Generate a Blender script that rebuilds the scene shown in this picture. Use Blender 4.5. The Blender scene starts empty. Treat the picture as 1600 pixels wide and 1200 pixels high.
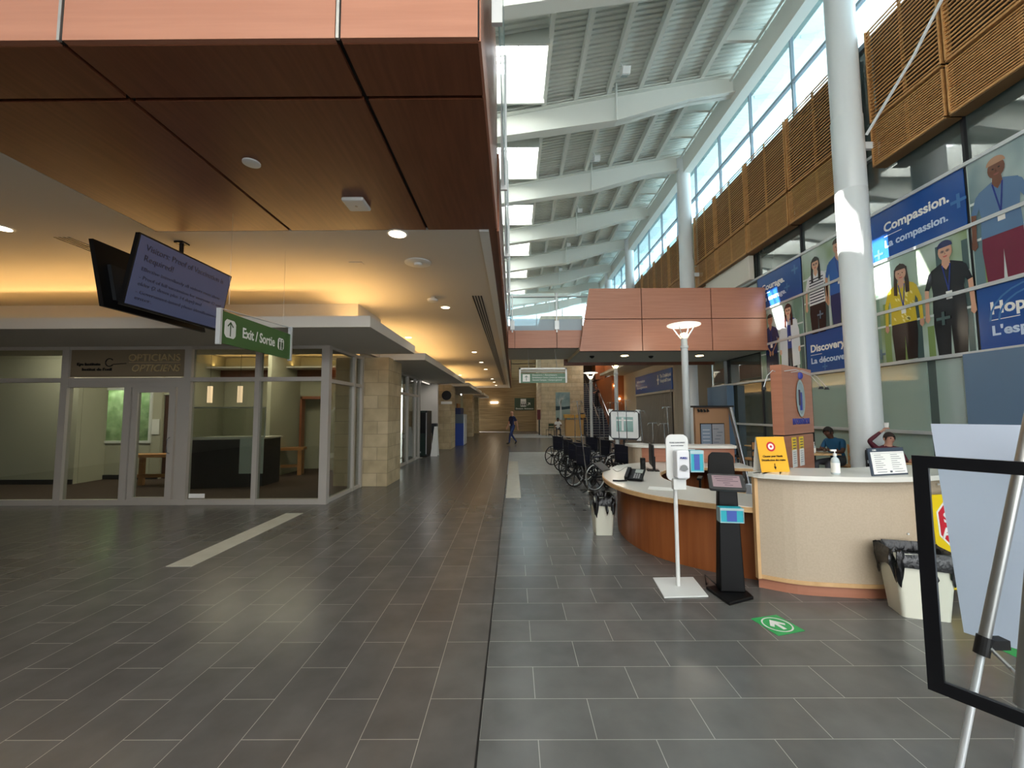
import bpy, bmesh, math, random
import numpy as np
from mathutils import Vector, Matrix
random.seed(7)
PI = math.pi
C = bpy.context.scene.collection
S = bpy.context.scene

def lin(c):
    return tuple((v/255/12.92 if v/255 <= .04045 else ((v/255+.055)/1.055)**2.4) for v in c)

# ---------------------------------------------------------------- camera
F, H = 647.0, 1.68
pitch = math.atan(45/F); yaw = math.atan(2/F*math.cos(pitch)); roll = .005
fwd = Vector((-math.sin(yaw)*math.cos(pitch), math.cos(yaw)*math.cos(pitch), math.sin(pitch)))
right = Vector((math.cos(yaw), math.sin(yaw), 0)); up = right.cross(fwd)
r_ = math.cos(roll)*right - math.sin(roll)*up
u_ = math.sin(roll)*right + math.cos(roll)*up
cd = bpy.data.cameras.new('camera'); cam = bpy.data.objects.new('camera', cd); C.objects.link(cam)
cam.matrix_world = Matrix(((r_.x, u_.x, -fwd.x, 0), (r_.y, u_.y, -fwd.y, 0), (r_.z, u_.z, -fwd.z, H), (0, 0, 0, 1)))
cd.sensor_fit = 'HORIZONTAL'; cd.sensor_width = 36; cd.lens = F*36/1600; cd.clip_start = .05; cd.clip_end = 500
S.camera = cam

def ray(x, y): return (x-800)/F*r_ - (y-600)/F*u_ + fwd
def at(x, y, ax, v):
    "world point of a measured picture point, on the plane where coordinate ax equals v"
    o = Vector((0, 0, H)); d = ray(x, y); t = (v-o[ax])/d[ax]
    return o + t*d

# ---------------------------------------------------------------- world, sun, exposure
W = bpy.data.worlds.new('sky'); S.world = W; W.use_nodes = True
nt = W.node_tree; bg = nt.nodes['Background']
tc = nt.nodes.new('ShaderNodeTexCoord'); sx = nt.nodes.new('ShaderNodeSeparateXYZ'); rp = nt.nodes.new('ShaderNodeValToRGB')
nt.links.new(tc.outputs['Generated'], sx.inputs[0]); nt.links.new(sx.outputs['Z'], rp.inputs[0]); nt.links.new(rp.outputs[0], bg.inputs[0])
rp.color_ramp.elements[0].color = (.90, .92, .93, 1); rp.color_ramp.elements[1].color = (.86, .92, .98, 1)
bg.inputs[1].default_value = 5.0
SUN = Vector((8.2, -2.4, -7.0)).normalized()
sl = bpy.data.lights.new('sun', 'SUN'); sl.energy = 30; sl.angle = .01; sl.color = (1, .95, .88)
so = bpy.data.objects.new('sun', sl); C.objects.link(so); so.rotation_euler = SUN.to_track_quat('-Z', 'Y').to_euler()

def area(name, loc, sx_, sy_, rot, e, col=(1, 1, 1), portal=False, spread=None):
    l = bpy.data.lights.new(name, 'AREA'); l.shape = 'RECTANGLE'; l.size = sx_; l.size_y = sy_; l.energy = e; l.color = col
    if spread: l.spread = spread
    if portal: l.cycles.is_portal = True
    o = bpy.data.objects.new(name, l); C.objects.link(o); o.location = loc; o.rotation_euler = rot
    return o
SKYL = [(10.15+4.15*k, 12.15+4.15*k) for k in range(-2, 6)]
for a, b in SKYL:                                       # daylight through the skylights
    area('skylight_portal', (-.2, (a+b)/2, 12.2), 2.4, b-a, (0, 0, 0), 1, portal=True)
area('clerestory_portal', (8.2, 16, 11.4), 2.9, 44, (0, PI/2, 0), 1, portal=True)
area('entrance_portal', (3, -5.9, 5.5), 22, 11, (PI/2, 0, 0), 1, portal=True)

S.view_settings.view_transform = 'Standard'; S.view_settings.look = 'None'; S.view_settings.gamma = 1
S.view_settings.use_curve_mapping = False
S.view_settings.exposure = 0.6
S.cycles.use_denoising = True
S.cycles.max_bounces = 7; S.cycles.diffuse_bounces = 4; S.cycles.glossy_bounces = 4
S.cycles.transmission_bounces = 4; S.cycles.transparent_max_bounces = 12
S.cycles.sample_clamp_indirect = 6; S.cycles.caustics_reflective = False; S.cycles.caustics_refractive = False

# ---------------------------------------------------------------- materials
MATS = {}
def pbr(name, c, rough=.5, metal=0., emit=0., alpha=1., spec=.5, ior=1.45, ecol=None):
    if name in MATS: return MATS[name]
    m = bpy.data.materials.new(name); m.use_nodes = True; b = m.node_tree.nodes['Principled BSDF']
    b.inputs['Base Color'].default_value = (*lin(c), 1); b.inputs['Roughness'].default_value = rough
    b.inputs['Metallic'].default_value = metal; b.inputs['Specular IOR Level'].default_value = spec
    b.inputs['IOR'].default_value = ior; b.inputs['Alpha'].default_value = alpha
    if emit:
        b.inputs['Emission Color'].default_value = (*lin(ecol or c), 1); b.inputs['Emission Strength'].default_value = emit
    MATS[name] = m; return m
def noisy(name, c, c2, scale=(5, 5, 5), rough=.5, detail=4, bump=0., metal=0, spec=.5):
    "two-tone noise grain in world space"
    if name in MATS: return MATS[name]
    m = pbr(name, c, rough, metal, spec=spec); n = m.node_tree; L = n.links; b = n.nodes['Principled BSDF']
    g = n.nodes.new('ShaderNodeNewGeometry'); mp = n.nodes.new('ShaderNodeMapping'); mp.inputs['Scale'].default_value = scale
    t = n.nodes.new('ShaderNodeTexNoise'); t.inputs['Scale'].default_value = 1; t.inputs['Detail'].default_value = detail
    r = n.nodes.new('ShaderNodeValToRGB'); r.color_ramp.elements[0].position = .35; r.color_ramp.elements[1].position = .65
    r.color_ramp.elements[0].color = (*lin(c), 1); r.color_ramp.elements[1].color = (*lin(c2), 1)
    L.new(g.outputs['Position'], mp.inputs[0]); L.new(mp.outputs[0], t.inputs['Vector']); L.new(t.outputs[0], r.inputs[0]); L.new(r.outputs[0], b.inputs['Base Color'])
    if bump:
        bu = n.nodes.new('ShaderNodeBump'); bu.inputs['Strength'].default_value = bump; bu.inputs['Distance'].default_value = .01
        L.new(t.outputs[0], bu.inputs['Height']); L.new(bu.outputs[0], b.inputs['Normal'])
    return m
def tiles(name, c1, c2, grout, w, h, swap, ox, oy, rough, mortar=.003, offset=.5, plane='XY', spec=.5, bump=0):
    m = pbr(name, c1, rough, spec=spec); n = m.node_tree; L = n.links; b = n.nodes['Principled BSDF']
    g = n.nodes.new('ShaderNodeNewGeometry'); s = n.nodes.new('ShaderNodeSeparateXYZ'); cb = n.nodes.new('ShaderNodeCombineXYZ')
    L.new(g.outputs['Position'], s.inputs[0])
    A, B = ('Y', 'X') if swap else ('X', 'Y')
    if plane == 'XZ': A, B = 'X', 'Z'
    if plane == 'WALL':                                 # upright walls: x+y along, z up
        ad = n.nodes.new('ShaderNodeMath'); ad.operation = 'ADD'; L.new(s.outputs['X'], ad.inputs[0]); L.new(s.outputs['Y'], ad.inputs[1]); L.new(ad.outputs[0], cb.inputs[0]); L.new(s.outputs['Z'], cb.inputs[1])
    else:
        L.new(s.outputs[A], cb.inputs[0]); L.new(s.outputs[B], cb.inputs[1])
    mp = n.nodes.new('ShaderNodeMapping'); mp.inputs['Location'].default_value = (ox, oy, 0); L.new(cb.outputs[0], mp.inputs[0])
    t = n.nodes.new('ShaderNodeTexBrick'); t.offset = offset; t.inputs['Scale'].default_value = 1; t.inputs['Brick Width'].default_value = w
    t.inputs['Row Height'].default_value = h; t.inputs['Mortar Size'].default_value = mortar; t.inputs['Mortar Smooth'].default_value = 0
    t.inputs['Color1'].default_value = (*lin(c1), 1); t.inputs['Color2'].default_value = (*lin(c2), 1); t.inputs['Mortar'].default_value = (*lin(grout), 1)
    L.new(mp.outputs[0], t.inputs['Vector'])
    no = n.nodes.new('ShaderNodeTexNoise'); no.inputs['Scale'].default_value = 3.5; no.inputs['Detail'].default_value = 6; L.new(g.outputs['Position'], no.inputs['Vector'])
    mr = n.nodes.new('ShaderNodeMapRange'); mr.inputs['From Min'].default_value = .3; mr.inputs['From Max'].default_value = .7; mr.inputs['To Min'].default_value = .86; mr.inputs['To Max'].default_value = 1.12
    L.new(no.outputs[0], mr.inputs[0])
    mx = n.nodes.new('ShaderNodeVectorMath'); mx.operation = 'SCALE'; L.new(t.outputs['Color'], mx.inputs[0]); L.new(mr.outputs[0], mx.inputs['Scale'])
    L.new(mx.outputs[0], b.inputs['Base Color'])
    if bump:
        bu = n.nodes.new('ShaderNodeBump'); bu.inputs['Strength'].default_value = bump; bu.inputs['Distance'].default_value = .01; bu.invert = True
        L.new(t.outputs['Fac'], bu.inputs['Height']); L.new(bu.outputs[0], b.inputs['Normal'])
    return m
def glass(name, c, tint=.12, rough=.02):
    "clear sheet: mostly see-through with a mirror share"
    if name in MATS: return MATS[name]
    m = bpy.data.materials.new(name); m.use_nodes = True; n = m.node_tree; n.nodes.remove(n.nodes['Principled BSDF'])
    o = n.nodes['Material Output']; t = n.nodes.new('ShaderNodeBsdfTransparent'); t.inputs[0].default_value = (*lin(c), 1)
    g = n.nodes.new('ShaderNodeBsdfGlossy'); g.inputs['Roughness'].default_value = rough
    f = n.nodes.new('ShaderNodeFresnel')
    ge = n.nodes.new('ShaderNodeNewGeometry'); mr = n.nodes.new('ShaderNodeMapRange'); mr.inputs['To Min'].default_value = 1.5; mr.inputs['To Max'].default_value = 1/1.5
    n.links.new(ge.outputs['Backfacing'], mr.inputs[0]); n.links.new(mr.outputs[0], f.inputs[0])
    a = n.nodes.new('ShaderNodeMath'); a.operation = 'ADD'; a.inputs[1].default_value = tint; a.use_clamp = True
    x = n.nodes.new('ShaderNodeMixShader'); n.links.new(f.outputs[0], a.inputs[0]); n.links.new(a.outputs[0], x.inputs[0])
    n.links.new(t.outputs[0], x.inputs[1]); n.links.new(g.outputs[0], x.inputs[2]); n.links.new(x.outputs[0], o.inputs[0])
    MATS[name] = m; return m

FT = .6068
FLOOR_L = tiles('floor_tile_left', (100, 97, 94), (91, 88, 86), (158, 152, 145), FT, .3068, True, -2.5625+FT*0, .19, .26, .0022)
FLOOR_R = tiles('floor_tile_right', (104, 103, 101), (96, 96, 95), (160, 158, 153), FT, .3068, False, -.119, -2.254, .26, .0022)
FLOOR_LT = tiles('floor_tile_light', (168, 172, 172), (160, 165, 166), (190, 190, 186), FT, .3068, False, -.119, -2.254, .28, .003)
INLAY = noisy('cream_inlay', (196, 192, 178), (186, 181, 166), (6, 6, 6), .35)
WOOD = noisy('cherry_veneer', (156, 98, 72), (168, 108, 80), (1.2, 1.2, 22), .34, 6)
WOODB = noisy('cherry_veneer_soffit', (104, 60, 40), (116, 69, 47), (26, 1.6, 1.0), .38, 6)  # on the bulkhead: same veneer, darkened to hold the underside's shade
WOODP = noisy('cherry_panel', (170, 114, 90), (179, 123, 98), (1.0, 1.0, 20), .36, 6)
WOODD = noisy('desk_veneer', (158, 92, 48), (142, 79, 40), (16, 16, 1.0), .4, 5)
SLAT = noisy('cedar_slats', (206, 156, 98), (192, 140, 84), (2, 2, 14), .55)
MAPLE = noisy('maple_edge', (214, 176, 128), (200, 160, 112), (9, 9, 3), .45)
BENCHW = noisy('bench_wood', (186, 134, 84), (170, 118, 70), (3, 3, 14), .45)
BLK = pbr('black_joint', (20, 17, 16), .7)
CEIL = pbr('ceiling_white', (205, 200, 190), .9)
WHITE = pbr('white_paint', (222, 224, 222), .55)
ROOFM = pbr('roof_white', (214, 217, 210), .65)
COLM = pbr('column_paint', (214, 220, 222), .28)
GREYW = pbr('grey_wall', (192, 188, 180), .8)
STONE = tiles('limestone_blocks', (196, 178, 144), (176, 158, 124), (150, 136, 110), .62, .3, False, 0, 0, .8, .006, plane='WALL', bump=.4)
STONEW = noisy('banded_stone', (170, 148, 112), (140, 120, 90), (.5, .5, 9), .7)
ALU = pbr('aluminium', (176, 176, 174), .35, .85)
ALUW = pbr('pale_metal', (200, 204, 206), .35, .3)
STEEL = pbr('steel', (190, 194, 198), .22, .95)
DARKM = pbr('dark_metal', (40, 42, 45), .45, .4)
BLACK = pbr('black_plastic', (9, 9, 11), .45, spec=.35)
RUB = pbr('rubber', (18, 18, 19), .75)
NAVYF = pbr('navy_vinyl', (22, 26, 42), .5)
GREEN = pbr('sign_green', (66, 104, 52), .5)
GREENP = pbr('sign_green_pale', (92, 128, 104), .45)
SIGNW = pbr('sign_white', (235, 236, 232), .5)
BLUE = pbr('poster_blue', (30, 78, 150), .22)
BLUE2 = pbr('poster_blue_light', (66, 118, 178), .22)
CARPET = noisy('carpet', (70, 54, 42), (58, 44, 34), (30, 30, 30), .95)
OFFW = pbr('office_wall', (178, 176, 156), .85)
GUARD = glass('guard_glass', (220, 236, 240), .05)
SHOPG = glass('shop_glass', (222, 226, 220), .03)
SKYG = glass('clerestory_glass', (222, 236, 240), .05)
FROST = pbr('frosted_glass', (172, 186, 196), .35, alpha=.75)
COUNTER = pbr('counter_top', (222, 220, 212), .22)
CREAM = noisy('cream_laminate', (190, 174, 152), (184, 168, 146), (60, 60, 60), .6)
BIN = pbr('bin_plastic', (226, 226, 210), .35)
BAG = noisy('bin_bag', (10, 11, 13), (16, 17, 20), (26, 26, 14), .26, 3, bump=1.0, spec=.6)
LAMPON = pbr('lamp_on', (255, 226, 170), .5, emit=14, ecol=(255, 220, 160))
LAMPW = pbr('lamp_lens', (255, 236, 200), .5, emit=5, ecol=(255, 235, 205))

# ---------------------------------------------------------------- mesh builder
class MB:
    def __init__(s): s.v = []; s.f = []; s.m = []
    def add(s, vs, fs, m=0):
        o = len(s.v); s.v += [Vector(p) for p in vs]; s.f += [[i+o for i in f] for f in fs]; s.m += [m]*len(fs); return s
    def box(s, x0, x1, y0, y1, z0, z1, m=0, M=None):
        vs = [Vector((x, y, z)) for x in (x0, x1) for y in (y0, y1) for z in (z0, z1)]
        if M is not None: vs = [M @ v for v in vs]
        return s.add(vs, [(0, 1, 3, 2), (4, 6, 7, 5), (0, 4, 5, 1), (2, 3, 7, 6), (0, 2, 6, 4), (1, 5, 7, 3)], m)
    def cyl(s, p0, p1, r0, r1=None, n=12, m=0, cap=True):
        p0, p1 = Vector(p0), Vector(p1); r1 = r0 if r1 is None else r1; d = (p1-p0).normalized()
        a = d.orthogonal().normalized(); b = d.cross(a); vs = []
        for p, r in ((p0, r0), (p1, r1)):
            for i in range(n):
                t = 2*PI*i/n; vs.append(p+r*(math.cos(t)*a+math.sin(t)*b))
        fs = [(i, (i+1) % n, n+(i+1) % n, n+i) for i in range(n)]
        if cap: fs += [tuple(range(n-1, -1, -1)), tuple(range(n, 2*n))]
        return s.add(vs, fs, m)
    def tube(s, pts, r, n=8, m=0):
        pts = [Vector(p) for p in pts]; vs = []; fs = []
        for k, p in enumerate(pts):
            d = (pts[min(k+1, len(pts)-1)]-pts[max(k-1, 0)]).normalized()
            a = Vector((0, 0, 1)).cross(d)
            a = a.normalized() if a.length > .05 else Vector((1, 0, 0)).cross(d).normalized()
            b = d.cross(a); rr = r[k] if isinstance(r, (list, tuple)) else r
            for i in range(n):
                t = 2*PI*i/n; vs.append(p+rr*(math.cos(t)*a+math.sin(t)*b))
        for k in range(len(pts)-1):
            for i in range(n): fs.append((k*n+i, k*n+(i+1) % n, (k+1)*n+(i+1) % n, (k+1)*n+i))
        fs += [tuple(range(n-1, -1, -1)), tuple(range((len(pts)-1)*n, len(pts)*n))]
        return s.add(vs, fs, m)
    def prism(s, poly, z0, z1, m=0, M=None):
        n = len(poly); vs = [Vector((p[0], p[1], z0)) for p in poly]+[Vector((p[0], p[1], z1)) for p in poly]
        if M is not None: vs = [M @ v for v in vs]
        return s.add(vs, [tuple(range(n-1, -1, -1)), tuple(range(n, 2*n))]+[(i, (i+1) % n, n+(i+1) % n, n+i) for i in range(n)], m)
    def lathe(s, prof, c=(0, 0, 0), n=20, m=0, M=None):
        vs = []; fs = []
        for r, z in prof:
            for i in range(n):
                t = 2*PI*i/n; v = Vector((r*math.cos(t), r*math.sin(t), z)); vs.append((M @ v if M is not None else v)+Vector(c))
        for k in range(len(prof)-1):
            for i in range(n): fs.append((k*n+i, k*n+(i+1) % n, (k+1)*n+(i+1) % n, (k+1)*n+i))
        fs += [tuple(range(n-1, -1, -1)), tuple(range((len(prof)-1)*n, len(prof)*n))]
        return s.add(vs, fs, m)
    def torus(s, c, ax, R, r, n=28, k=8, m=0):
        c = Vector(c); ax = Vector(ax).normalized(); a = ax.orthogonal().normalized(); b = ax.cross(a); vs = []; fs = []
        for i in range(n):
            t = 2*PI*i/n; d = math.cos(t)*a+math.sin(t)*b
            for j in range(k):
                q = 2*PI*j/k; vs.append(c+d*(R+r*math.cos(q))+ax*r*math.sin(q))
        for i in range(n):
            for j in range(k): fs.append((i*k+j, ((i+1) % n)*k+j, ((i+1) % n)*k+(j+1) % k, i*k+(j+1) % k))
        return s.add(vs, fs, m)
    def ball(s, c, r, m=0, n=14, k=8, M=None):
        rx, ry, rz = (r, r, r) if not isinstance(r, (tuple, list)) else r
        prof = [(math.sin(PI*j/k), -math.cos(PI*j/k)) for j in range(k+1)]; vs = []; fs = []
        for a, z in prof:
            for i in range(n):
                t = 2*PI*i/n; v = Vector((rx*a*math.cos(t), ry*a*math.sin(t), rz*z)); vs.append((M @ v if M is not None else v)+Vector(c))
        for j in range(k):
            for i in range(n): fs.append((j*n+i, j*n+(i+1) % n, (j+1)*n+(i+1) % n, (j+1)*n+i))
        return s.add(vs, fs, m)
    def quad(s, a, b, c, d, m=0): return s.add([a, b, c, d], [(0, 1, 2, 3)], m)
    def poly(s, pts, m=0): return s.add(pts, [tuple(range(len(pts)))], m)
    def build(s, name, mats, parent=None, bevel=0, smooth=False):
        me = bpy.data.meshes.new(name); off = Vector(parent.location) if parent else Vector((0, 0, 0))
        if parent and parent.parent: off = off+Vector(parent.parent.location)
        me.from_pydata([tuple(v-off) for v in s.v], [], s.f)
        if not isinstance(mats, (list, tuple)): mats = [mats]
        for m in mats: me.materials.append(m)
        me.polygons.foreach_set('material_index', s.m)
        if smooth: me.polygons.foreach_set('use_smooth', [True]*len(me.polygons))
        bm = bmesh.new(); bm.from_mesh(me); bmesh.ops.remove_doubles(bm, verts=bm.verts, dist=1e-6)
        bmesh.ops.recalc_face_normals(bm, faces=bm.faces); bm.to_mesh(me); bm.free(); me.update()
        o = bpy.data.objects.new(name, me); C.objects.link(o)
        if parent: o.parent = parent
        if bevel:
            b = o.modifiers.new('edge', 'BEVEL'); b.width = bevel; b.segments = 2; b.limit_method = 'ANGLE'
        if smooth and hasattr(me, 'set_sharp_from_angle'): me.set_sharp_from_angle(angle=.7)
        return o
def box(*a, **k): return MB().box(*a, **k)
def thing(name, label, cat, loc=(0, 0, 0), group=None):
    o = bpy.data.objects.new(name, None); o.empty_display_size = .1; C.objects.link(o); o.location = loc
    o['label'] = label; o['category'] = cat
    if group: o['group'] = group
    return o
def tag(o, label, cat, group=None, kind=None):
    o['label'] = label; o['category'] = cat
    if group: o['group'] = group
    if kind: o['kind'] = kind
    return o
def st(o, label=None):
    o['kind'] = 'structure'
    if label: o['label'] = label
    return o
def dup(root, loc, rz=0, label=None):
    def cp(o, par):
        c = o.copy(); C.objects.link(c)
        if par: c.parent = par
        for ch in list(o.children): cp(ch, c)
        return c
    r = cp(root, None); r.location = loc; r.rotation_euler = (0, 0, rz)
    if label: r['label'] = label
    return r
def text(s, org, rt, upv, size, mat, parent=None, width=None, align='LEFT', ext=.002, bold=0., name='lettering', shear=0.):
    "raised letters; org is the baseline point on the surface"
    cu = bpy.data.curves.new('t', 'FONT'); cu.body = s; cu.size = size; cu.align_x = align; cu.extrude = ext; cu.offset = bold*size; cu.resolution_u = 3; cu.shear = shear
    o = bpy.data.objects.new('t', cu); C.objects.link(o); me = bpy.data.meshes.new_from_object(o.evaluated_get(bpy.context.evaluated_depsgraph_get()))
    bpy.data.objects.remove(o); me.name = name
    rt = Vector(rt).normalized(); upv = Vector(upv).normalized(); nn = rt.cross(upv); org = Vector(org)
    xs = [v.co.x for v in me.vertices]; k = 1
    if width and xs: k = width/max(1e-6, max(xs)-min(xs))
    off = Vector(parent.location) if parent else Vector((0, 0, 0))
    if parent and parent.parent: off = off+Vector(parent.parent.location)
    for v in me.vertices: v.co = org+rt*v.co.x*k+upv*v.co.y+nn*(v.co.z+ext)-off
    me.materials.clear(); me.materials.append(mat)
    r = bpy.data.objects.new(name, me); C.objects.link(r)
    if parent: r.parent = parent
    return r

# ================================================================ FLOOR
m = MB(); J = -.19
def fq(x0, x1, y0, y1, k): m.quad((x0, y0, 0), (x1, y0, 0), (x1, y1, 0), (x0, y1, 0), k)
fq(-14, J, -8, 42, 0)
for a, b, k in ((-8, 11.46, 1), (11.46, 17.9, 2), (17.9, 28.1, 1), (28.1, 33, 2), (33, 42, 1)): fq(J, 10.5, a, b, k)
st(m.build('floor', [FLOOR_L, FLOOR_R, FLOOR_LT]), 'grey slate tile floor with pale tile bands')
st(box(-3.86, -3.57, 4.7, 7.14, 0, .003).build('floor_inlay', INLAY), 'cream floor strip before the opticians storefront')
st(box(-.16, .14, 8.33, 14.49, 0, .003).build('floor_inlay', INLAY), 'cream floor strip in the middle of the hall')
st(box(J-.006, J+.006, -8, 42, 0, .0015).build('trim_1', BLK), 'dark expansion joint in the floor')

# ================================================================ LEFT CEILING, SOFFITS, BOX
ZC = 3.98
m = MB(); m.box(-14, -.42, 5.07, 38, ZC, 4.5); m.box(-14, -4.5, -6, 5.07, ZC, 4.5)
st(m.build('ceiling', CEIL), 'flat white corridor ceiling')
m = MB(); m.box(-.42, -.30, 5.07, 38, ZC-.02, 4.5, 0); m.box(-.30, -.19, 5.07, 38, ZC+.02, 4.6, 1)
for k in range(15): m.box(-.2, -.17, 5.1+k*2.3, 5.1+k*2.3+2.27, ZC, 5.0, 2)
st(m.build('trim_2', [WHITE, WOODB, WOOD]), 'white and wooden edge of the upper floor along the atrium')
# the wooden box overhead
bx = MB()
XS = [-14, -4.5, -2.79, -1.07, -.19]; YS = [2.41, 2.87, 5.07]; g = .018
bx.box(-4.5+.02, -.19-.03, 2.44, 5.05, ZC+.03, 6.0, 1)
for i in range(1, 4):
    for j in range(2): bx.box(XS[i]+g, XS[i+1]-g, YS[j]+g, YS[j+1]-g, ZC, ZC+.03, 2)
st(bx.build('bulkhead', [WOODP, BLK, WOODB]), 'underside panels of the wooden overhead bulkhead, shade put into their colour')
bx = MB()
for i in range(0, 4):
    for k in range(2): bx.box(XS[i]+g, XS[i+1]-g, 2.39, 2.44, ZC+k*1.1+.006, ZC+(k+1)*1.1, 0)
for k in range(2): bx.box(-14, -.2, 2.40, 2.43, ZC+.01, 6.1, 1)
for j, (a, b) in enumerate(((2.42, 5.05),)):
    for k in range(2): bx.box(-.215, -.19, a, b, ZC+k*1.1+.006, ZC+(k+1)*1.1, 0)
for x in XS[2:4]: bx.box(x-.009, x+.009, 2.382, 2.40, ZC, 6.1, 2)
st(bx.build('bulkhead_front', [WOODP, BLK, ALU]), 'pale pinkish wooden front panels of the overhead bulkhead')
st(box(-14, -4.5, 2.44, 5.07, ZC+.5, 6.1).build('wall_upper_left', WHITE))
# stepped soffits with cove light behind the lip
COVE = (1, .60, .22)
def soffit(i, x0, y0, y1, lab):
    X1 = -2.15; z0, z1 = 2.98, 3.15; m = MB()
    m.add([(x0, y0, z0), (X1, y0, z0), (X1, y1, z0), (x0, y1, z0), (x0, y0, z1), (X1, y0, z1), (X1, y1, z1), (X1-.06, y1, z1), (X1-.06, y0+.06, z1), (x0, y0+.06, z1), (X1-.06, y1, z0+.05), (X1-.06, y0+.06, z0+.05), (x0, y0+.06, z0+.05), (x0, y1, z0+.05), (X1, y1, z0+.05)],
          [(0, 3, 2, 1), (0, 1, 5, 4), (1, 2, 14, 6, 5), (14, 10, 7, 6), (4, 5, 8, 9), (5, 6, 7, 8), (9, 8, 11, 12), (8, 7, 10, 11), (12, 11, 10, 13), (3, 13, 10, 14, 2)])
    st(m.build('ceiling_soffit', CEIL), lab)
    ye = y1-1.0 if i else y1-.9
    area('cove_light', ((-3.35 if i else -3.0), (y0+ye)/2+(.1 if i else .6), z0+.12), .12, (ye-y0-.3 if i else 1.1), (PI, 0, 0), 42*(ye-y0)/8*(1 if i else .5), COVE)
    area('cove_light', (X1-.3, (y0+ye)/2+.1, z0+.1), .1, ye-y0-.3, (PI, 0, 0), 12*(ye-y0)/8, COVE)
soffit(0, -14, 6.15, 9.0, 'white dropped soffit over the opticians storefront')
area('cove_light', (-8.4, 8.25, 3.1), 10.4, .12, (PI, 0, 0), 135, COVE)
area('cove_light', (-8.2, 6.6, 3.08), 11, .1, (PI, 0, 0), 22, COVE)
soffit(1, -3.6, 10.05, 18.3, 'white dropped soffit beyond the first stone pier')
soffit(2, -3.6, 20.0, 28.2, 'white dropped soffit beyond the second stone pier')
soffit(3, -3.6, 30.0, 36.5, 'white dropped soffit beyond the third stone pier')
for a, b in ((10.05, 18.3), (20, 28.2), (30, 36.5)):
    st(box(-3.75, -3.6, a, b, 2.9, ZC).build('wall_left', GREYW))

# ================================================================ STOREFRONT (opticians)
YF = 7.85
m = MB()
m.box(-7.365, -7.235, YF-.05, YF+.07, .1, 2.2)
for x, w in ((-8.52, .13), (-6.18, .13), (-4.85, .09), (-3.56, .15)):
    m.box(x-w/2, x+w/2, YF-.05, YF+.07, 0, 3.0)
m.box(-14, -3.5, YF-.046, YF+.066, 2.3, 2.38); m.box(-14, -3.5, YF-.04, YF+.06, 0, .1); m.box(-14, -3.5, YF-.04, YF+.06, 2.92, 3.0)
m.box(-8.5, -6.2, YF-.043, YF+.063, 2.2, 2.299)
for y, w in ((9.15, .09), (9.62, .1)): m.box(-3.62, -3.5, y-w/2, y+w/2, 0, 3.0)
for z in (0, 2.28, 2.93): m.box(-3.61, -3.51, YF, 9.66, z, z+.07)
SHOPF = pbr('shopfront_metal', (186, 180, 172), .42, .3)
st(m.build('window_1', SHOPF), 'aluminium framing of the opticians storefront')
w1 = bpy.data.objects['window_1']
m = MB(); m.box(-14, -8.55, YF, YF+.012, .1, 2.92); m.box(-8.5, -7.35, YF, YF+.012, .1, 2.2); m.box(-6.1, -4.9, YF, YF+.012, .1, 2.92); m.box(-4.8, -3.63, YF, YF+.012, .1, 2.92)
m.box(-3.56, -3.548, YF+.07, 9.6, .07, 2.93)
m.build('pane', SHOPG, w1)
# door
d = st(MB().box(-7.22, -7.12, YF-.03, YF+.05, .02, 2.2).box(-6.52, -6.4, YF-.03, YF+.05, .02, 2.2).box(-7.119, -6.521, YF-.03, YF+.05, .02, .14).box(-7.119, -6.521, YF-.03, YF+.05, 2.1, 2.199).box(-6.36, -6.26, YF-.03, YF+.05, 0, 2.2).build('door_1', SHOPF), 'glazed aluminium door of the opticians')
box(-7.12, -6.52, YF, YF+.012, .14, 2.1).build('door_pane', SHOPG, d)
MB().tube([(-6.47, YF-.03, .95), (-6.47, YF-.09, .98), (-6.47, YF-.09, 1.22), (-6.47, YF-.03, 1.25)], .012).build('door_handle', STEEL, d, smooth=True)
# header sign
hs = thing('shop_sign', 'brown OPTICIANS OPTICIENS fascia sign above the glazed shop door', 'sign', (-7.35, YF-.02, 2.65))
box(-8.44, -6.26, YF-.02, YF+.03, 2.4, 2.92).build('sign_board', pbr('taupe_board', (122, 108, 86), .6), hs)
GOLD = pbr('brass_letters', (190, 170, 128), .4, .3)
text('OPTICIANS', (-7.33, YF-.02, 2.70), (1, 0, 0), (0, 0, 1), .19, GOLD, hs, width=.98, ext=.012)
text('OPTICIENS', (-7.27, YF-.02, 2.50), (1, 0, 0), (0, 0, 1), .19, GOLD, hs, width=.92, ext=.012, shear=.25)
box(-7.33, -6.36, YF-.026, YF-.018, 2.672, 2.68).build('sign_rule', GOLD, hs)
text('Eye Institute', (-8.32, YF-.02, 2.62), (1, 0, 0), (0, 0, 1), .075, BLACK, hs, width=.44, ext=.006, bold=.02)
text("Institut de l'oeil", (-8.22, YF-.02, 2.52), (1, 0, 0), (0, 0, 1), .075, BLACK, hs, width=.56, ext=.006, bold=.02)
m = MB(); pts = [(-7.70+.075*math.cos(t), YF-.026, 2.675+.075*math.sin(t)) for t in [math.radians(q) for q in range(40, 330, 15)]]
m.tube(pts, .009, 6); m.tube([(-7.63, YF-.026, 2.64), (-7.38, YF-.026, 2.655)], .007, 6); m.build('eye_mark', BLACK, hs)
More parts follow.
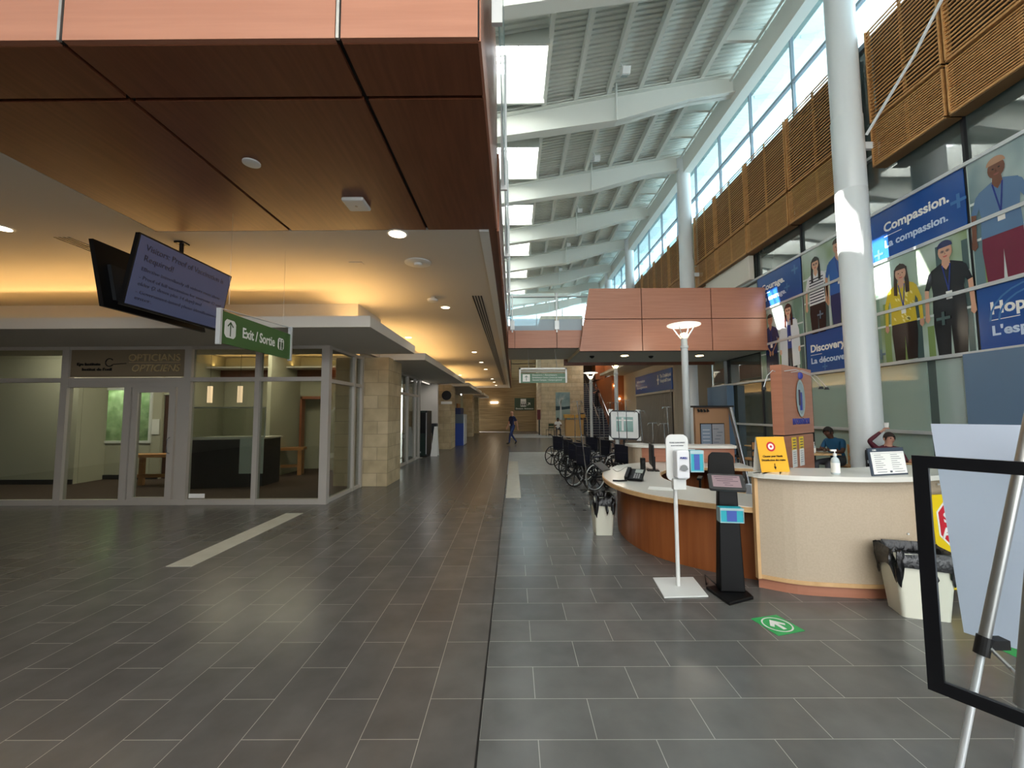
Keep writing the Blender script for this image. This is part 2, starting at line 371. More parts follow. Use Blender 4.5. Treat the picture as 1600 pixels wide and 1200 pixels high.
# interior of the shop
st(box(-14, -3.62, YF+.07, 14, -.02, .006).build('floor_shop', CARPET), 'brown carpet of the opticians')
m = MB(); m.box(-14, -10.7, 10.15, 10.25, 0, 3.38); m.box(-10.8, -10.7, 10.26, 10.9, 0, 3.38)
m.box(-14, -10.98, 10.9, 11.0, 0, 3.38); m.box(-10.97, -9.53, 10.9, 11.0, 0, .98); m.box(-10.97, -9.53, 10.9, 11.0, 2.37, 3.38); m.box(-9.52, -9.27, 10.9, 11.0, 0, 3.38); m.box(-9.27, -8.8, 10.95, 11.0, 2.2, 3.38)
m.box(-8.78, -8.68, 10.95, 12.38, 0, 3.38); m.box(-8.8, -6.32, 12.4, 12.5, 0, 3.38); m.box(-6.32, -5.48, 12.4, 12.5, 2.15, 3.38); m.box(-5.48, -3.7, 12.4, 12.5, 0, 3.38)
st(m.build('wall_shop', OFFW), 'pale back walls inside the opticians')
m = MB(); m.box(-10.7, -9.27, 10.87, 10.895, 0, .12); m.box(-14, -10.7, 10.12, 10.145, 0, .12); m.box(-8.68, -6.32, 12.37, 12.395, 0, .12); st(m.build('baseboard_shop', DARKM))
st(box(-14, -3.62, YF+.16, 14, 3.4, 3.5).build('ceiling_shop', CEIL))
m = MB(); m.box(-14, -3.7, 12.2, 12.3, 2.75, 2.98, 0); m.box(-14, -3.7, 11.6, 12.3, 2.98, 3.02, 1); st(m.build('trim_3', [WOODB, CEIL]), 'dark wooden band high inside the opticians')
area('shop_cove', (-7, 11.9, 3.08), 6, .1, (PI, 0, 0), 14, COVE)
fr = st(MB().box(-11.0, -9.5, 10.86, 10.93, .94, 1.0).box(-11.0, -9.5, 10.86, 10.93, 2.33, 2.4).box(-11.0, -10.94, 10.86, 10.93, 1.0, 2.33).box(-9.56, -9.5, 10.86, 10.93, 1.0, 2.33).box(-10.24, -10.18, 10.86, 10.93, 1.0, 2.33).build('window_2', WHITE), 'white framed inner window of the opticians with trees beyond')
box(-10.94, -9.56, 10.95, 10.96, 1.0, 2.33).build('pane', SHOPG, fr)
st(box(-12.9, -10.2, 12.0, 12.05, .3, 2.9).build('window_view', noisy('leaf_view', (122, 148, 92), (206, 216, 176), (6, 6, 6), .8)), 'green trees seen through the inner window')
area('tree_view_fill', (-11.5, 11.3, 2.9), 1.8, .5, (.9, 0, 0), 50, (.9, 1, .9))  # unseen lamp added to brighten the tree panel like daylight
d2 = st(box(-6.3, -5.5, 12.9, 12.95, 0, 2.3).build('door_2', pbr('unlit_room_dark', (30, 22, 18), .9)), 'inner doorway of the opticians, its unlit room painted as a dark sheet')  # sheet coloured dark for the shade of the room beyond
MB().box(-6.36, -6.3, 12.33, 12.52, 0, 2.2).box(-6.36, -5.44, 12.33, 12.52, 2.12, 2.2).build('door_frame', WOOD, d2)
st(MB().box(-9.25, -8.82, 10.98, 11.02, 0, 2.2).build('door_3', pbr('brown_door', (66, 36, 24), .6)), 'narrow dark brown door beside the inner window')
area('shop_light', (-9.5, 9.3, 3.38), 4, .5, (0, 0, 0), 58, (1, .92, .8)); area('shop_light', (-6.2, 10.4, 3.38), 3, 1.0, (0, 0, 0), 52, (1, .88, .7))
ct = thing('reception_counter', 'dark charcoal counter with clear shield inside the opticians', 'counter', (-6.8, 9.6, 0))
MB().prism([(-7.4, 9.4), (-5.85, 9.75), (-5.85, 10.45), (-7.4, 10.2)], 0.006, 1.10).build('body', pbr('charcoal_laminate', (48, 46, 50), .5), ct)
MB().prism([(-7.44, 9.36), (-5.82, 9.72), (-5.82, 10.5), (-7.44, 10.24)], 1.10, 1.14).build('top', COUNTER, ct)
T = Matrix.Translation((-7.42, 9.42, 1.14)) @ Matrix.Rotation(math.atan2(.35, 1.55), 4, 'Z')
MB().box(.02, 1.6, -.004, .004, 0.02, .68, M=T).build('shield', SHOPG, ct)
m = MB()
for q in ((0.02, 1.6, 0, .02), (0, 1.62, .68, .71), (1.6, 1.62, 0, .68), (0, .02, 0, .68)): m.box(q[0], q[1], -.012, .012, q[2], q[3], M=T)
m.build('shield_frame', ALUW, ct)
ps = tag(box(-6.3, -5.75, 9.58, 9.592, .32, 1.13).build('poster', pbr('pale_poster', (196, 206, 204), .5)), 'pale blue paper poster hanging on the dark shop counter', 'poster')
def bench(x, y, rz, lab, L_=1.1):
    t = thing('bench', lab, 'bench', (0, 0, 0), 'wooden benches in the opticians')
    box(-L_/2, L_/2, -.2, .2, .68, .75).build('seat', BENCHW, t)
    for sx in (-1, 1):
        for sy in (-1, 1): box(sx*(L_/2-.1)-.05, sx*(L_/2-.1)+.05, sy*.13-.04, sy*.13+.04, 0, .68).build('leg', BENCHW, t)
    box(-L_/2+.1, L_/2-.1, -.02, .02, .2, .28).build('rail', BENCHW, t)
    t.location = (x, y, 0.006); t.rotation_euler = (0, 0, rz)
bench(-8.35, 9.85, .05, 'wooden bench behind the glazed shop door, under the inner window', 1.2)
bench(-6.35, 11.5, .25, 'wooden bench between the shop counter and the dark doorway')
tag(box(-7.2, -6.75, 12.3, 12.34, .4, 1.35).build('mirror', pbr('mirror_pale', (150, 156, 150), .2)), 'pale standing panel behind the bench near the doorway', 'panel')
for i, (x, y) in enumerate(((-7.35, 10.0), (-6.62, 10.0))):
    t = thing('pendant_lamp', ('narrow white pendant lamp hanging over the left end of the shop counter', 'narrow white pendant lamp hanging over the right end of the shop counter')[i], 'lamp', (x, y, 2.0), 'white pendant lamps in the opticians')
    MB().cyl((x, y, 1.96), (x, y, 2.36), .055, n=14).build('lamp_shade', pbr('pendant_glow', (255, 220, 185), .5, emit=.7), t, smooth=True); MB().cyl((x, y, 2.36), (x, y, 3.4), .004).build('cord', BLACK, t)
t = tag(box(-8.72, -8.6, YF+.1, YF+.14, .11, .24).build('shop_notice', SIGNW), 'small white card at the foot of the left shop pane', 'notice')
t = tag(box(-6.08, -5.78, YF-.005, YF-.001, .12, .2).build('shop_sticker', SIGNW), 'white sticker low on the pane beside the shop door', 'sticker')
t = tag(box(-9.49, -9.29, 10.875, 10.885, 1.16, 1.56).build('paper_notice', SIGNW), 'white paper notice on the wall beside the inner window', 'notice')
# walls above the storefront that the cove light washes
st(MB().box(-14, -3.25, 8.55, 8.65, 3.03, ZC).box(-3.35, -3.25, 8.651, 10.04, 3.03, ZC).build('wall_left_upper', CEIL), 'upper wall washed by the cove light')

# ================================================================ PIERS AND FAR LEFT
PIERS = [(9.68, 10.8, -3.75, 'nearest limestone pier beside the opticians glass'), (19.4, 20.9, -3.6, 'second limestone pier before the blue machine'),
         (29.6, 30.9, -3.6, 'third limestone pier past the blue machine'), (34.5, 35.6, -3.6, 'farthest limestone pier near the end wall')]
for y0, y1, xl, lab in PIERS: st(box(xl, -2.93, y0, y1, 0, 3.0).build('pillar', STONE), lab)
st(box(-4.2, -3.6, 9.75, 10.9, 0, 3.0).build('wall_left', STONE), 'limestone wall return behind the nearest pier')
m = MB()
for y, w in ((10.95, .1), (12.9, .09), (14.0, .09), (15.1, .09), (15.7, .12)): m.box(-3.66, -3.54, y-w/2, y+w/2, 0, 3.0)
for z in (0, 2.28, 2.93): m.box(-3.65, -3.55, 10.9, 15.7, z, z+.08)
w3 = st(m.build('window_3', SHOPF), 'tall glazed shopfront beyond the nearest pier')
box(-3.606, -3.594, 10.9, 15.7, .08, 2.93).build('pane', SHOPG, w3)
st(MB().box(-6.5, -3.62, 12.8, 12.9, 0, 3.6).box(-6.5, -6.4, 10.9, 16.5, 0, 3.6).build('wall_left', OFFW))
st(MB().box(-6.5, -3.45, 15.7, 15.85, 0, .01).box(-4.2, -4.1, 15.7, 19.4, 0, 3.9).box(-4.2, -3.3, 18.1, 18.25, 0, 3.0).build('wall_left', GREYW), 'plain grey walls of the recess with the vending machine')
area('recess_light', (-3.4, 17, 2.95), .5, 1.5, (0, 0, 0), 6, (1, .95, .9))
st(MB().box(-4.6, -3.75, 20.9, 29.6, 0, 3.0).box(-4.4, -3.65, 30.9, 36, 0, 3.0).build('wall_left', OFFW))
st(MB().box(-3.7, -3.62, 23.8, 24.9, 0, 2.3).box(-3.7, -3.62, 27.0, 28.3, 0, 2.3).build('door_4', BENCHW), 'pale wooden doors in the far corridor wall')
t = thing('vending_machine', 'black and green vending machine in the left recess', 'vending machine', (-3.75, 16.6, 0))
box(-4.05, -3.42, 16.2, 17.1, .03, 1.78).build('cabinet', pbr('vend_green', (26, 44, 38), .35), t, bevel=.01)
box(-3.99, -3.44, 16.18, 16.2, .9, 1.7).build('front_window', BLACK, t); box(-3.42, -3.37, 16.18, 17.1, .03, 1.78).build('door', DARKM, t); box(-3.4, -3.38, 16.14, 16.18, .1, 1.7).build('edge_strip', ALUW, t)
box(-3.75, -3.6, 16.16, 16.2, .14, .2).build('coin_return', ALUW, t)
t = thing('floor_sign', 'white folding floor sign beside the vending machine', 'sign', (-3.05, 16.4, 0))
for s in (-1, 1):
    m = MB(); y = 16.5+s*.2
    m.add([(-3.25, y, 0), (-2.98, y, 0), (-3.02, 16.5+s*.02, 1.15), (-3.14, 16.5+s*.02, 1.15), (-3.25, y+.012, 0), (-2.98, y+.012, 0), (-3.02, 16.5+s*.02+.012, 1.15), (-3.14, 16.5+s*.02+.012, 1.15)], [(0, 1, 2, 3), (7, 6, 5, 4), (0, 4, 5, 1), (1, 5, 6, 2), (2, 6, 7, 3), (3, 7, 4, 0)])
    m.build('panel', SIGNW, t)
t = thing('water_fountain', 'black and steel drinking fountain on the recess wall', 'fountain', (-3.35, 17.6, .8))
MB().box(-3.5, -3.25, 17.5, 17.9, .85, 1.25).build('basin', DARKM, t, bevel=.03); MB().box(-3.45, -3.3, 17.6, 17.85, .4, .85).build('body', STEEL, t)
t = thing('cash_machine', 'blue bank machine beyond the second stone pier', 'cash machine', (-2.85, 22.6, 0))
box(-3.3, -2.6, 21.6, 22.9, 0, 1.15).build('base', pbr('machine_blue', (24, 62, 150), .4), t); box(-3.3, -2.6, 21.6, 22.9, 1.15, 1.62).build('console', pbr('machine_grey', (84, 98, 112), .45), t)
box(-3.3, -2.75, 21.6, 22.9, 1.62, 1.95).build('header', pbr('machine_dark', (28, 40, 84), .5), t); box(-2.6, -2.56, 21.7, 22.8, .05, 1.6).build('side_panel', ALUW, t)
t = thing('blade_sign', 'black oval sign on a bracket at the second pier', 'sign', (-3.1, 19.2, 2.45))
MB().cyl((-3.1, 19.18, 2.5), (-3.1, 19.24, 2.5), .22, n=20).build('disc', BLACK, t); box(-3.35, -2.85, 19.15, 19.3, 2.1, 2.22).build('shelf', SIGNW, t)
t = thing('blade_sign', 'white wall light fitting on the end wall of the corridor', 'sign', (-1.3, 37.9, 2.6)); box(-2.1, -1.4, 37.85, 37.98, 2.56, 2.7).build('plate', LAMPW, t)

# end walls
st(box(-4.5, 2.3, 38, 38.3, 0, 14).build('wall_end', STONEW), 'banded brown stone wall at the end of the corridor')
st(box(2.1, 5.27, 31, 38.1, 0, 14).build('wall_back', tiles('limestone_big', (206, 190, 160), (190, 172, 140), (160, 146, 120), 1.2, .3, False, 0, 0, .8, .01, plane='WALL')), 'pale limestone wall with the tree painting')
st(box(5.27, 12, 38, 38.3, 4, 14).build('wall_back_upper', WHITE))

# ================================================================ RIGHT WALL
XW = 8.0
WK = .884                                            # wall module sizes are written for a 2.35 m bay; the real bay is 2.08 m
def wy(y): return y*WK
def wz(z): return 1.68+(z-1.68)*WK
GREY_G = pbr('spandrel_glass', (80, 92, 90), .03, spec=1., ior=1.9)
GRN_G = pbr('blind_glass', (164, 186, 176), .03, spec=1., ior=1.8)
m = MB()
YM = [wy(3.25+2.35*k) for k in range(-3, 7)]
m.box(XW+.02, XW+.2, -6, 16.5, 0, 9.9, 0)
for a, b in ((9.0, 10.25), (10.4, 12.6), (7.95, 8.9)): m.box(XW, XW+.03, wy(a+.05), wy(b-.05), .05, wz(2.75), 1)
for y in YM: m.box(XW-.035, XW+.03, y-.025, y+.025, 0, 9.9, 2)
for z in (1.2, 2.8, 4.05, 5.3, 6.55, 8.0): m.box(XW-.085, XW+.03, -6, 16.5, wz(z)-.032, wz(z)+.032, 3)
st(m.build('wall_right', [GREY_G, GRN_G, DARKM, ALUW]), 'glazed curtain wall on the right of the hall')
m = MB(); m.box(XW-.1, XW+.2, 16.5, 38, 4.25, 9.9, 0); m.box(7.6, 7.75, 19.6, 28.6, 0, 4.2, 1); m.box(7.76, 9.45, 19.62, 19.75, 0, 4.19, 1); m.box(9.5, 9.6, 16.4, 19.7, 0, 4.2, 2); m.box(8.25, 9.45, 16.42, 16.5, 0, 4.19, 2)
m.box(6.0, 9.6, 16.9, 28.6, 4.2, 4.35, 1)
st(m.build('wall_right_far', [OFFW, pbr('beige_wall', (186, 172, 150), .8), GREY_G]), 'beige right-hand walls beyond the bridge')
st(box(7.8, XW-.04, wy(15.15), wy(18.6), wz(6.6), wz(7.7)).build('wall_right_niche', pbr('niche_white', (216, 212, 200), .8)), 'pale wall niche above the bridge')
st(MB().box(7.7, XW-.05, 14.95, 16.45, 0, 2.63).build('wall_panel', pbr('grey_blue_panel', (98, 124, 152), .4)), 'blue-grey opaque wall panel beyond the directory board')
st(MB().box(7.7, XW-.05, 4.2, 7.07, .1, 2.64).build('wall_panel', MATS['grey_blue_panel']), 'blue-grey opaque wall panel under the hope poster')
# clerestory
m = MB()
for k in range(-3, 16):
    y = wy(3.25+2.35*k); m.box(XW-.04, XW+.05, y-.03, y+.03, 9.9, 13.0)
m.box(XW-.05, XW+.05, -6, 38, 10.98, 11.06); m.box(XW-.05, XW+.05, -6, 38, 9.86, 9.98)
w4 = st(m.build('window_4', pbr('mullion_grey', (120, 130, 138), .4, .3)), 'clerestory window strip under the roof'); box(XW, XW+.012, -6, 38, 9.95, 13.0).build('pane', SKYG, w4)
# slatted screens
def screen(y0, y1, lab):
    y0, y1 = wy(y0), wy(y1); X0 = 7.69
    t = thing('slatted_screen', lab, 'screen', (X0, (y0+y1)/2, 6.85), 'cedar slatted screens hung on the right wall')
    for (z0, z1, n, hh) in ((wz(8.68), wz(10.95), 25, .03), (wz(7.58), wz(8.56), 18, .022)):
        m = MB(); p = (z1-z0)/n
        for k in range(n):
            z = z0+p*(k+.5); m.box(X0-.02, X0+.0, y0+.02, y1-.02, z-hh/2, z+hh/2)
        m.build('slats', SLAT, t)
        m = MB()
        for y in (y0+.03, (y0+y1)/2, y1-.03): m.box(X0+.02, X0+.06, y-.02, y+.02, z0, z1)
        for y in (y0+.012, y1-.012): m.box(X0-.03, X0+.05, y-.012, y+.012, z0-.04, z1)
        m.box(X0-.03, X0+.06, y0, y1, z0-.05, z0-.01); m.build('slat_frame', SLAT, t)
    m = MB(); m.box(X0+.14, X0+.16, y0, y1, wz(7.6), wz(10.9)); m.build('backing', pbr('screen_backing', (44, 32, 22), .9), t)
    box(X0-.02, XW-.05, y0, y1, wz(7.5), wz(7.53)).build('bottom_tray', pbr('tray', (110, 82, 50), .6), t)
SC = [(5.55, 7.85, 'slatted cedar screen nearest the camera above the headscarf poster'), (7.92, 9.6, 'slatted cedar screen above the compassion poster'),
      (10.35, 12.6, 'slatted cedar screen behind the nearest tall column'), (12.68, 14.95, 'second slatted cedar screen beyond the nearest column'),
      (15.03, 17.3, 'third slatted cedar screen beyond the nearest column'), (17.38, 19.3, 'slatted cedar screen just before the second tall column'),
      (20.3, 22.6, 'first slatted cedar screen past the second tall column'), (22.68, 25, 'second slatted cedar screen past the second tall column'), (25.1, 27.4, 'third slatted cedar screen past the second tall column'), (27.5, 29.7, 'farthest slatted cedar screen above the bridge')]
for a in SC: screen(*a)

# ================================================================ COLUMNS, ROOF
CX = 7.18
def column(y, zb, lab, r=.28):
    m = MB(); m.lathe([(r, zb), (r, 6.3), (r-.006, 6.31), (r-.006, 6.33), (r, 6.34), (r, 7.9), (r-.01, 7.92), (r-.012, 7.96), (r-.012, 12.3)], (CX, y, 0), 40)
    return st(m.build('column', COLM, smooth=True), lab)
for y, zb, lab in ((8.5, 0, 'nearest tall white round column'), (16.75, 0, 'second tall white round column behind the bridge'), (24.9, 4.35, 'third tall white round column'), (30.5, 4.35, 'fourth tall white round column'), (.25, 0, 'tall white round column behind the camera')): column(y, zb, lab)
RZ = lambda x: 11.14+.178*x                            # top of the beams
BY = [12.6+4.15*k for k in range(-4, 7)]
for i, y in enumerate(BY):
    m = MB()
    prof = [(-5, RZ(-5)), (7.2, RZ(7.2)), (7.2, RZ(7.2)-.62), (5.6, 11.53), (3.3, 10.86), (-.1, 10.5), (-5, 9.7)]
    m.add([(x, y-.02, z) for x, z in prof]+[(x, y+.02, z) for x, z in prof], [tuple(range(7)), tuple(range(13, 6, -1))]+[(j, (j+1) % 7, 7+(j+1) % 7, 7+j) for j in range(7)])
    for (xa, za), (xb, zb) in (((-5, RZ(-5)), (7.2, RZ(7.2))), ((7.2, RZ(7.2)-.62), (5.6, 11.53)), ((5.6, 11.53), (3.3, 10.86)), ((3.3, 10.86), (-5, 9.7))):
        m.add([(xa, y-.16, za), (xb, y-.16, zb), (xb, y+.16, zb), (xa, y+.16, za), (xa, y-.16, za+.03), (xb, y-.16, zb+.03), (xb, y+.16, zb+.03), (xa, y+.16, za+.03)], [(0, 1, 2, 3), (7, 6, 5, 4), (0, 4, 5, 1), (1, 5, 6, 2), (2, 6, 7, 3), (3, 7, 4, 0)])
    st(m.build('beam', ROOFM), 'white tapered steel roof beam')
    b = bpy.context.scene.collection.objects[-1]
    m = MB(); m.cyl((3.3, y-.17, 10.84), (3.3, y-.17, 12.1), .035, n=10); m.build('post', ROOFM, b)
# roof deck, ribbed, with skylight openings
SY = []
m = MB(); zo = .32
def deck(x0, x1, y0, y1):
    n = max(1, round((y1-y0)/.16)); p = (y1-y0)/n; vs = []; fs = []
    for k in range(n):
        y = y0+k*p
        for yy, dz in ((y, 0), (y+p*.45, 0), (y+p*.55, .05), (y+p*.95, .05)): vs += [(x0, yy, RZ(x0)+zo+dz), (x1, yy, RZ(x1)+zo+dz)]
    vs += [(x0, y1, RZ(x0)+zo), (x1, y1, RZ(x1)+zo)]
    for k in range(len(vs)//2-1): fs.append((2*k, 2*k+1, 2*k+3, 2*k+2))
    m.add(vs, fs)
deck(1.0, 8.4, -4, 38.2); deck(-5, -1.4, -4, 38.2)
prev = -4
for a, b in SKYL:
    if a > prev: deck(-1.4, 1.0, prev, a)
    prev = b
deck(-1.4, 1.0, prev, 38.2)
st(m.build('roof', ROOFM), 'white ribbed metal roof deck')
m = MB(); m.add([(1.0, -4, RZ(1)+.4), (8.4, -4, RZ(8.4)+.4), (8.4, 38.2, RZ(8.4)+.4), (1.0, 38.2, RZ(1)+.4)], [(0, 1, 2, 3)]); m.add([(-5, -4, RZ(-5)+.4), (-1.4, -4, RZ(-1.4)+.4), (-1.4, 38.2, RZ(-1.4)+.4), (-5, 38.2, RZ(-5)+.4)], [(0, 1, 2, 3)]); st(m.build('roof_top', ROOFM))
m = MB()
for x in (-3, -2, -1.42, 1.03, 2.03, 3.07, 4.08, 5.09, 6.05):
    z = RZ(x)+.03; m.add([(x-.06, -4, z), (x+.06, -4, z), (x+.06, 38.2, z), (x-.06, 38.2, z), (x-.06, -4, z+.3), (x+.06, -4, z+.3), (x+.06, 38.2, z+.3), (x-.06, 38.2, z+.3)], [(0, 1, 2, 3), (7, 6, 5, 4), (0, 4, 5, 1), (1, 5, 6, 2), (2, 6, 7, 3), (3, 7, 4, 0)])
st(m.build('purlins', ROOFM), 'white roof purlins running along the hall')
m = MB()
for k in range(-9, 20):
    y = 12.6+4.15/3*k; m.box(6.0, 7.25, y-.05, y+.05, RZ(6.6)-.02, RZ(6.6)+.28)
    m.box(7.3, 8.1, y-.05, y+.05, RZ(7.7)-.02, RZ(7.7)+.28)
m.cyl((7.0, -4, 12.25), (7.0, 38, 12.25), .035, n=8)
st(m.build('outriggers', ROOFM), 'short white roof outriggers by the eave beam')
st(box(7.08, 7.4, -4, 38.2, 11.55, 12.25).build('eave_beam', ROOFM), 'long white eave beam over the columns')
for i, (a, b) in enumerate(SKYL):
    m = MB(); zt = 12.15
    m.box(-1.46, -1.4, a, b, RZ(-1.4)+zo, zt); m.box(1.0, 1.06, a, b, RZ(1)+zo, zt); m.box(-1.4, 1.0, a-.06, a, RZ(-1.4)+zo, zt); m.box(-1.4, 1.0, b, b+.06, RZ(-1.4)+zo, zt)
    for q in (.25, .38, .62, .74): m.box(-1.4, 1.0, a+(b-a)*q-.015, a+(b-a)*q+.015, zt-.1, zt-.05)
    for x in (-.6, .2): m.box(x-.015, x+.015, a, b, zt-.05, zt)
    st(m.build('skylight', ROOFM), 'skylight opening with cross bars in the roof')
# roof spotlights, tie rods
ROD = ['nearest', 'second', 'third', 'fourth', 'fifth']
for k in range(5):
    y = BY[4+k]-1.2; z = RZ(3.3)-.15
    t = thing('roof_floodlight', f'white floodlight on the roof purlin before the {ROD[k]} roof beam in view', 'floodlight', (3.3, y, z), 'white floodlights under the roof')
    M_ = Matrix.Translation((3.3, y, z)) @ Matrix.Rotation(.5, 4, 'X')
    MB().box(-.12, .12, -.2, .2, -.1, .1, M=M_).build('housing', WHITE, t, bevel=.02); MB().box(-.09, .09, -.16, .16, -.115, -.1, M=M_).build('lens', GUARD, t); MB().cyl((3.3, y, z), (3.1, y, z+.4), .02).build('bracket', WHITE, t)
    m = MB(); yb = BY[4+k]; m.tube([(-4.5, yb-.12, RZ(-4.5)+.12), (6.9, yb-.12, RZ(6.9)+.12)], .022, 6); st(m.build('conduit', ROOFM), 'thin white conduit along the roof beam')
# brace rods from the near column
t = tag(MB().tube([(CX+.05, 8.1, 7.3), (7.4, 7.2, 8.2), (7.62, 5.2, 10.6)], .028, 8).build('tie_rod', COLM, smooth=True), 'slim white tie rod rising from the nearest column past the slatted screens', 'rod')
st(box(7.4, 7.95, 8.46, 8.54, 7.25, 7.4).build('column_bracket', COLM), 'white bracket between the nearest column and the wall')
st(box(7.4, 7.95, 16.71, 16.79, 7.25, 7.4).build('column_bracket', COLM), 'white bracket between the second column and the wall')

# left enclosure above (upper floor), north/rear closure
st(box(-5.2, -5, -4, 38.2, 4.62, 11).build('upper_sun_block', WHITE), 'unseen upper wall beyond the balcony, added to block the sun')  # out of view; added to keep sun from entering on the left
m = MB(); 
for x in (-5, -2.6, -.2, 2.2, 4.6, 7.0, 8.0): m.box(x-.04, x+.04, 38.0, 38.1, 4, 13.3)
for z in (6.2, 7.6, 9.0, 10.4, 11.8): m.box(-5, 8.0, 38.0, 38.1, z-.03, z+.03)
w5 = st(m.build('window_5', ALU), 'tall window wall at the far end of the atrium'); box(-5, 8.0, 38.04, 38.05, 9, 13.3).build('pane', SKYG, w5)
for n in ('wall_end', 'wall_back', 'wall_back_upper'):
    o = bpy.data.objects[n]
    for v in o.data.vertices:
        if v.co.z > 5: v.co.z = 9.0
st(MB().box(-14, .5, -6.2, -6, 0, 4.5).box(.5, 8, -6.2, -6, 3.0, 4.5).build('rear_reflection_block', GREYW), 'unseen rear wall behind the camera, added to darken glass reflections')  # out of view; added so the storefront glass reflects something darker
st(box(-14, 8, -6.2, -6, 6.4, 12.6).build('rear_sky_block', GREYW), 'unseen upper rear wall behind the camera, added to cut skylight')  # out of view; added to reduce sky light on the bulkhead front
st(box(-14.2, -14, -6.2, 38, 0, 4.5).build('wall_left_outer', GREYW), 'outer wall on the left')
st(box(-14, -4.5, -6, 2.44, 4.5, 4.6).build('roof_left', GREYW))
# outdoors: roof overhang and a pale office block close by
m = MB(); z0, z1 = RZ(8.4), RZ(9.8); m.add([(8.4, -6, z0+.05), (9.8, -6, z1+.05), (9.8, 38, z1+.05), (8.4, 38, z0+.05), (8.4, -6, z0+.4), (9.8, -6, z1+.4), (9.8, 38, z1+.4), (8.4, 38, z0+.4)], [(0, 1, 2, 3), (7, 6, 5, 4), (0, 4, 5, 1), (1, 5, 6, 2), (2, 6, 7, 3), (3, 7, 4, 0)])
for k in range(18): m.box(8.5, 9.78, -5+2.35*k, -4.97+2.35*k, z0-.02, z0+.2)
st(m.build('roof_overhang', pbr('overhang', (206, 218, 218), .6)), 'roof overhang outside the clerestory')
m = MB(); m.box(14.1, 30, 19, 60, -1, 21, 0)
for k in range(7): m.box(14.0, 14.09, 19.5, 59, 1+2.9*k, 2.4+2.9*k, 1)
for k in range(12): m.box(13.97, 14.0, 19.5+3.3*k, 19.62+3.3*k, -1, 21, 0)
tag(m.build('office_building', [pbr('facade', (214, 224, 228), .5), pbr('facade_glass', (120, 160, 184), .1)]), 'pale office block seen through the clerestory windows', 'building')


# ================================================================ BRIDGE AND BALCONY GLASS
BY0, BY1, ZL, ZB = 12.82, 15.74, 3.71, 3.59
m = MB(); m.box(-.17, XW-.06, BY0+.22, BY1, ZL, 4.08, 0); m.box(2.08, XW-.06, BY0+.1, BY1, ZB, ZL, 0); m.box(1.95, XW-.3, BY1+.02, BY1+.18, 3.48, 3.72, 2)
bl = at(905, 553, 1, BY0); tl = at(921, 450, 1, BY0); xr = XW-.06
xsn = [None, at(1003, 500, 1, BY0).x, at(1112, 500, 1, BY0).x, xr]; zt = at(1050, 450, 1, BY0).z; zb = ZB; zm = at(1050, 498, 1, BY0).z
def xl(z): return bl.x+(tl.x-bl.x)*(z-bl.z)/(tl.z-bl.z)
for z0, z1 in ((zb, zm-.012), (zm+.012, zt)):
    for i in range(3):
        a0, a1 = (xl(z0), xl(z1)) if i == 0 else (xsn[i]+.012,)*2
        b0 = xsn[i+1]-(.012 if i < 2 else 0)
        m.add([(a0, BY0, z0), (b0, BY0, z0), (b0, BY0, z1), (a1, BY0, z1), (a0, BY0+.1, z0), (b0, BY0+.1, z0), (b0, BY0+.1, z1), (a1, BY0+.1, z1)], [(0, 1, 2, 3), (7, 6, 5, 4), (0, 4, 5, 1), (1, 5, 6, 2), (2, 6, 7, 3), (3, 7, 4, 0)], 1)
m.add([(xl(zb)+.04, BY0+.08, zb), (xr, BY0+.08, zb), (xr, BY0+.08, zt-.02), (xl(zt)+.04, BY0+.08, zt-.02), (xl(zb)+.04, BY0+.18, zb), (xr, BY0+.18, zb), (xr, BY0+.18, zt-.02), (xl(zt)+.04, BY0+.18, zt-.02)], [(0, 1, 2, 3), (7, 6, 5, 4), (0, 4, 5, 1), (1, 5, 6, 2), (2, 6, 7, 3), (3, 7, 4, 0)], 3)
xg = at(870, 530, 1, BY0+.18).x
for a, b in ((-.15, .05), (.06, xg-.01), (xg+.01, xl(4.0))): m.box(a, b, BY0+.16, BY0+.22, ZL+.01, 4.28, 1)
m.box(-.17, 2.1, BY0+.2, BY0+.25, ZL, 4.26, 3)
m.box(-.17, XW-.06, BY1-.1, BY1, 4.08, 5.0, 1)
st(m.build('bridge', [pbr('bridge_soffit', (176, 176, 168), .8), WOODP, WOODB, BLK]), 'wood clad footbridge crossing the atrium')
t = thing('glass_railing', 'glass railing with steel posts on the left part of the footbridge', 'railing', (1.2, BY0+.2, 4.2))
for a, b in ((-.1, xg-.06), (xg+.06, xl(4.8)-.1)):
    box(a, b, BY0+.17, BY0+.18, 4.28, 5.48).build('glass_panel', GUARD, t); box(a, b, BY0+.165, BY0+.17, 4.28, 4.64).build('frosted_band', FROST, t)
for x in (-.02, xg):
    MB().box(x-.02, x+.02, BY0+.12, BY0+.2, 4.22, 5.48).box(x-.07, x+.07, BY0+.1, BY0+.16, 4.3, 4.58).build('post', ALUW, t)
MB().tube([(-.1, BY0+.14, 5.36), (xl(5.3), BY0+.14, 5.36)], .022).build('handrail', ALU, t)
t = thing('glass_railing', 'long glass railing of the upper balcony seen edge on beside the wooden bulkhead', 'railing', (-.1, 8, 4.6))
for k in range(5):
    y = 2.6+k*2.05; MB().box(-.09, -.078, y, y+2.0, 4.3, 5.95).build('glass_panel', pbr('edge_glass', (168, 204, 206), .1, alpha=.45), t)
    MB().box(-.13, -.06, y-.04, y-.01, 4.25, 5.9).build('post', ALUW, t)
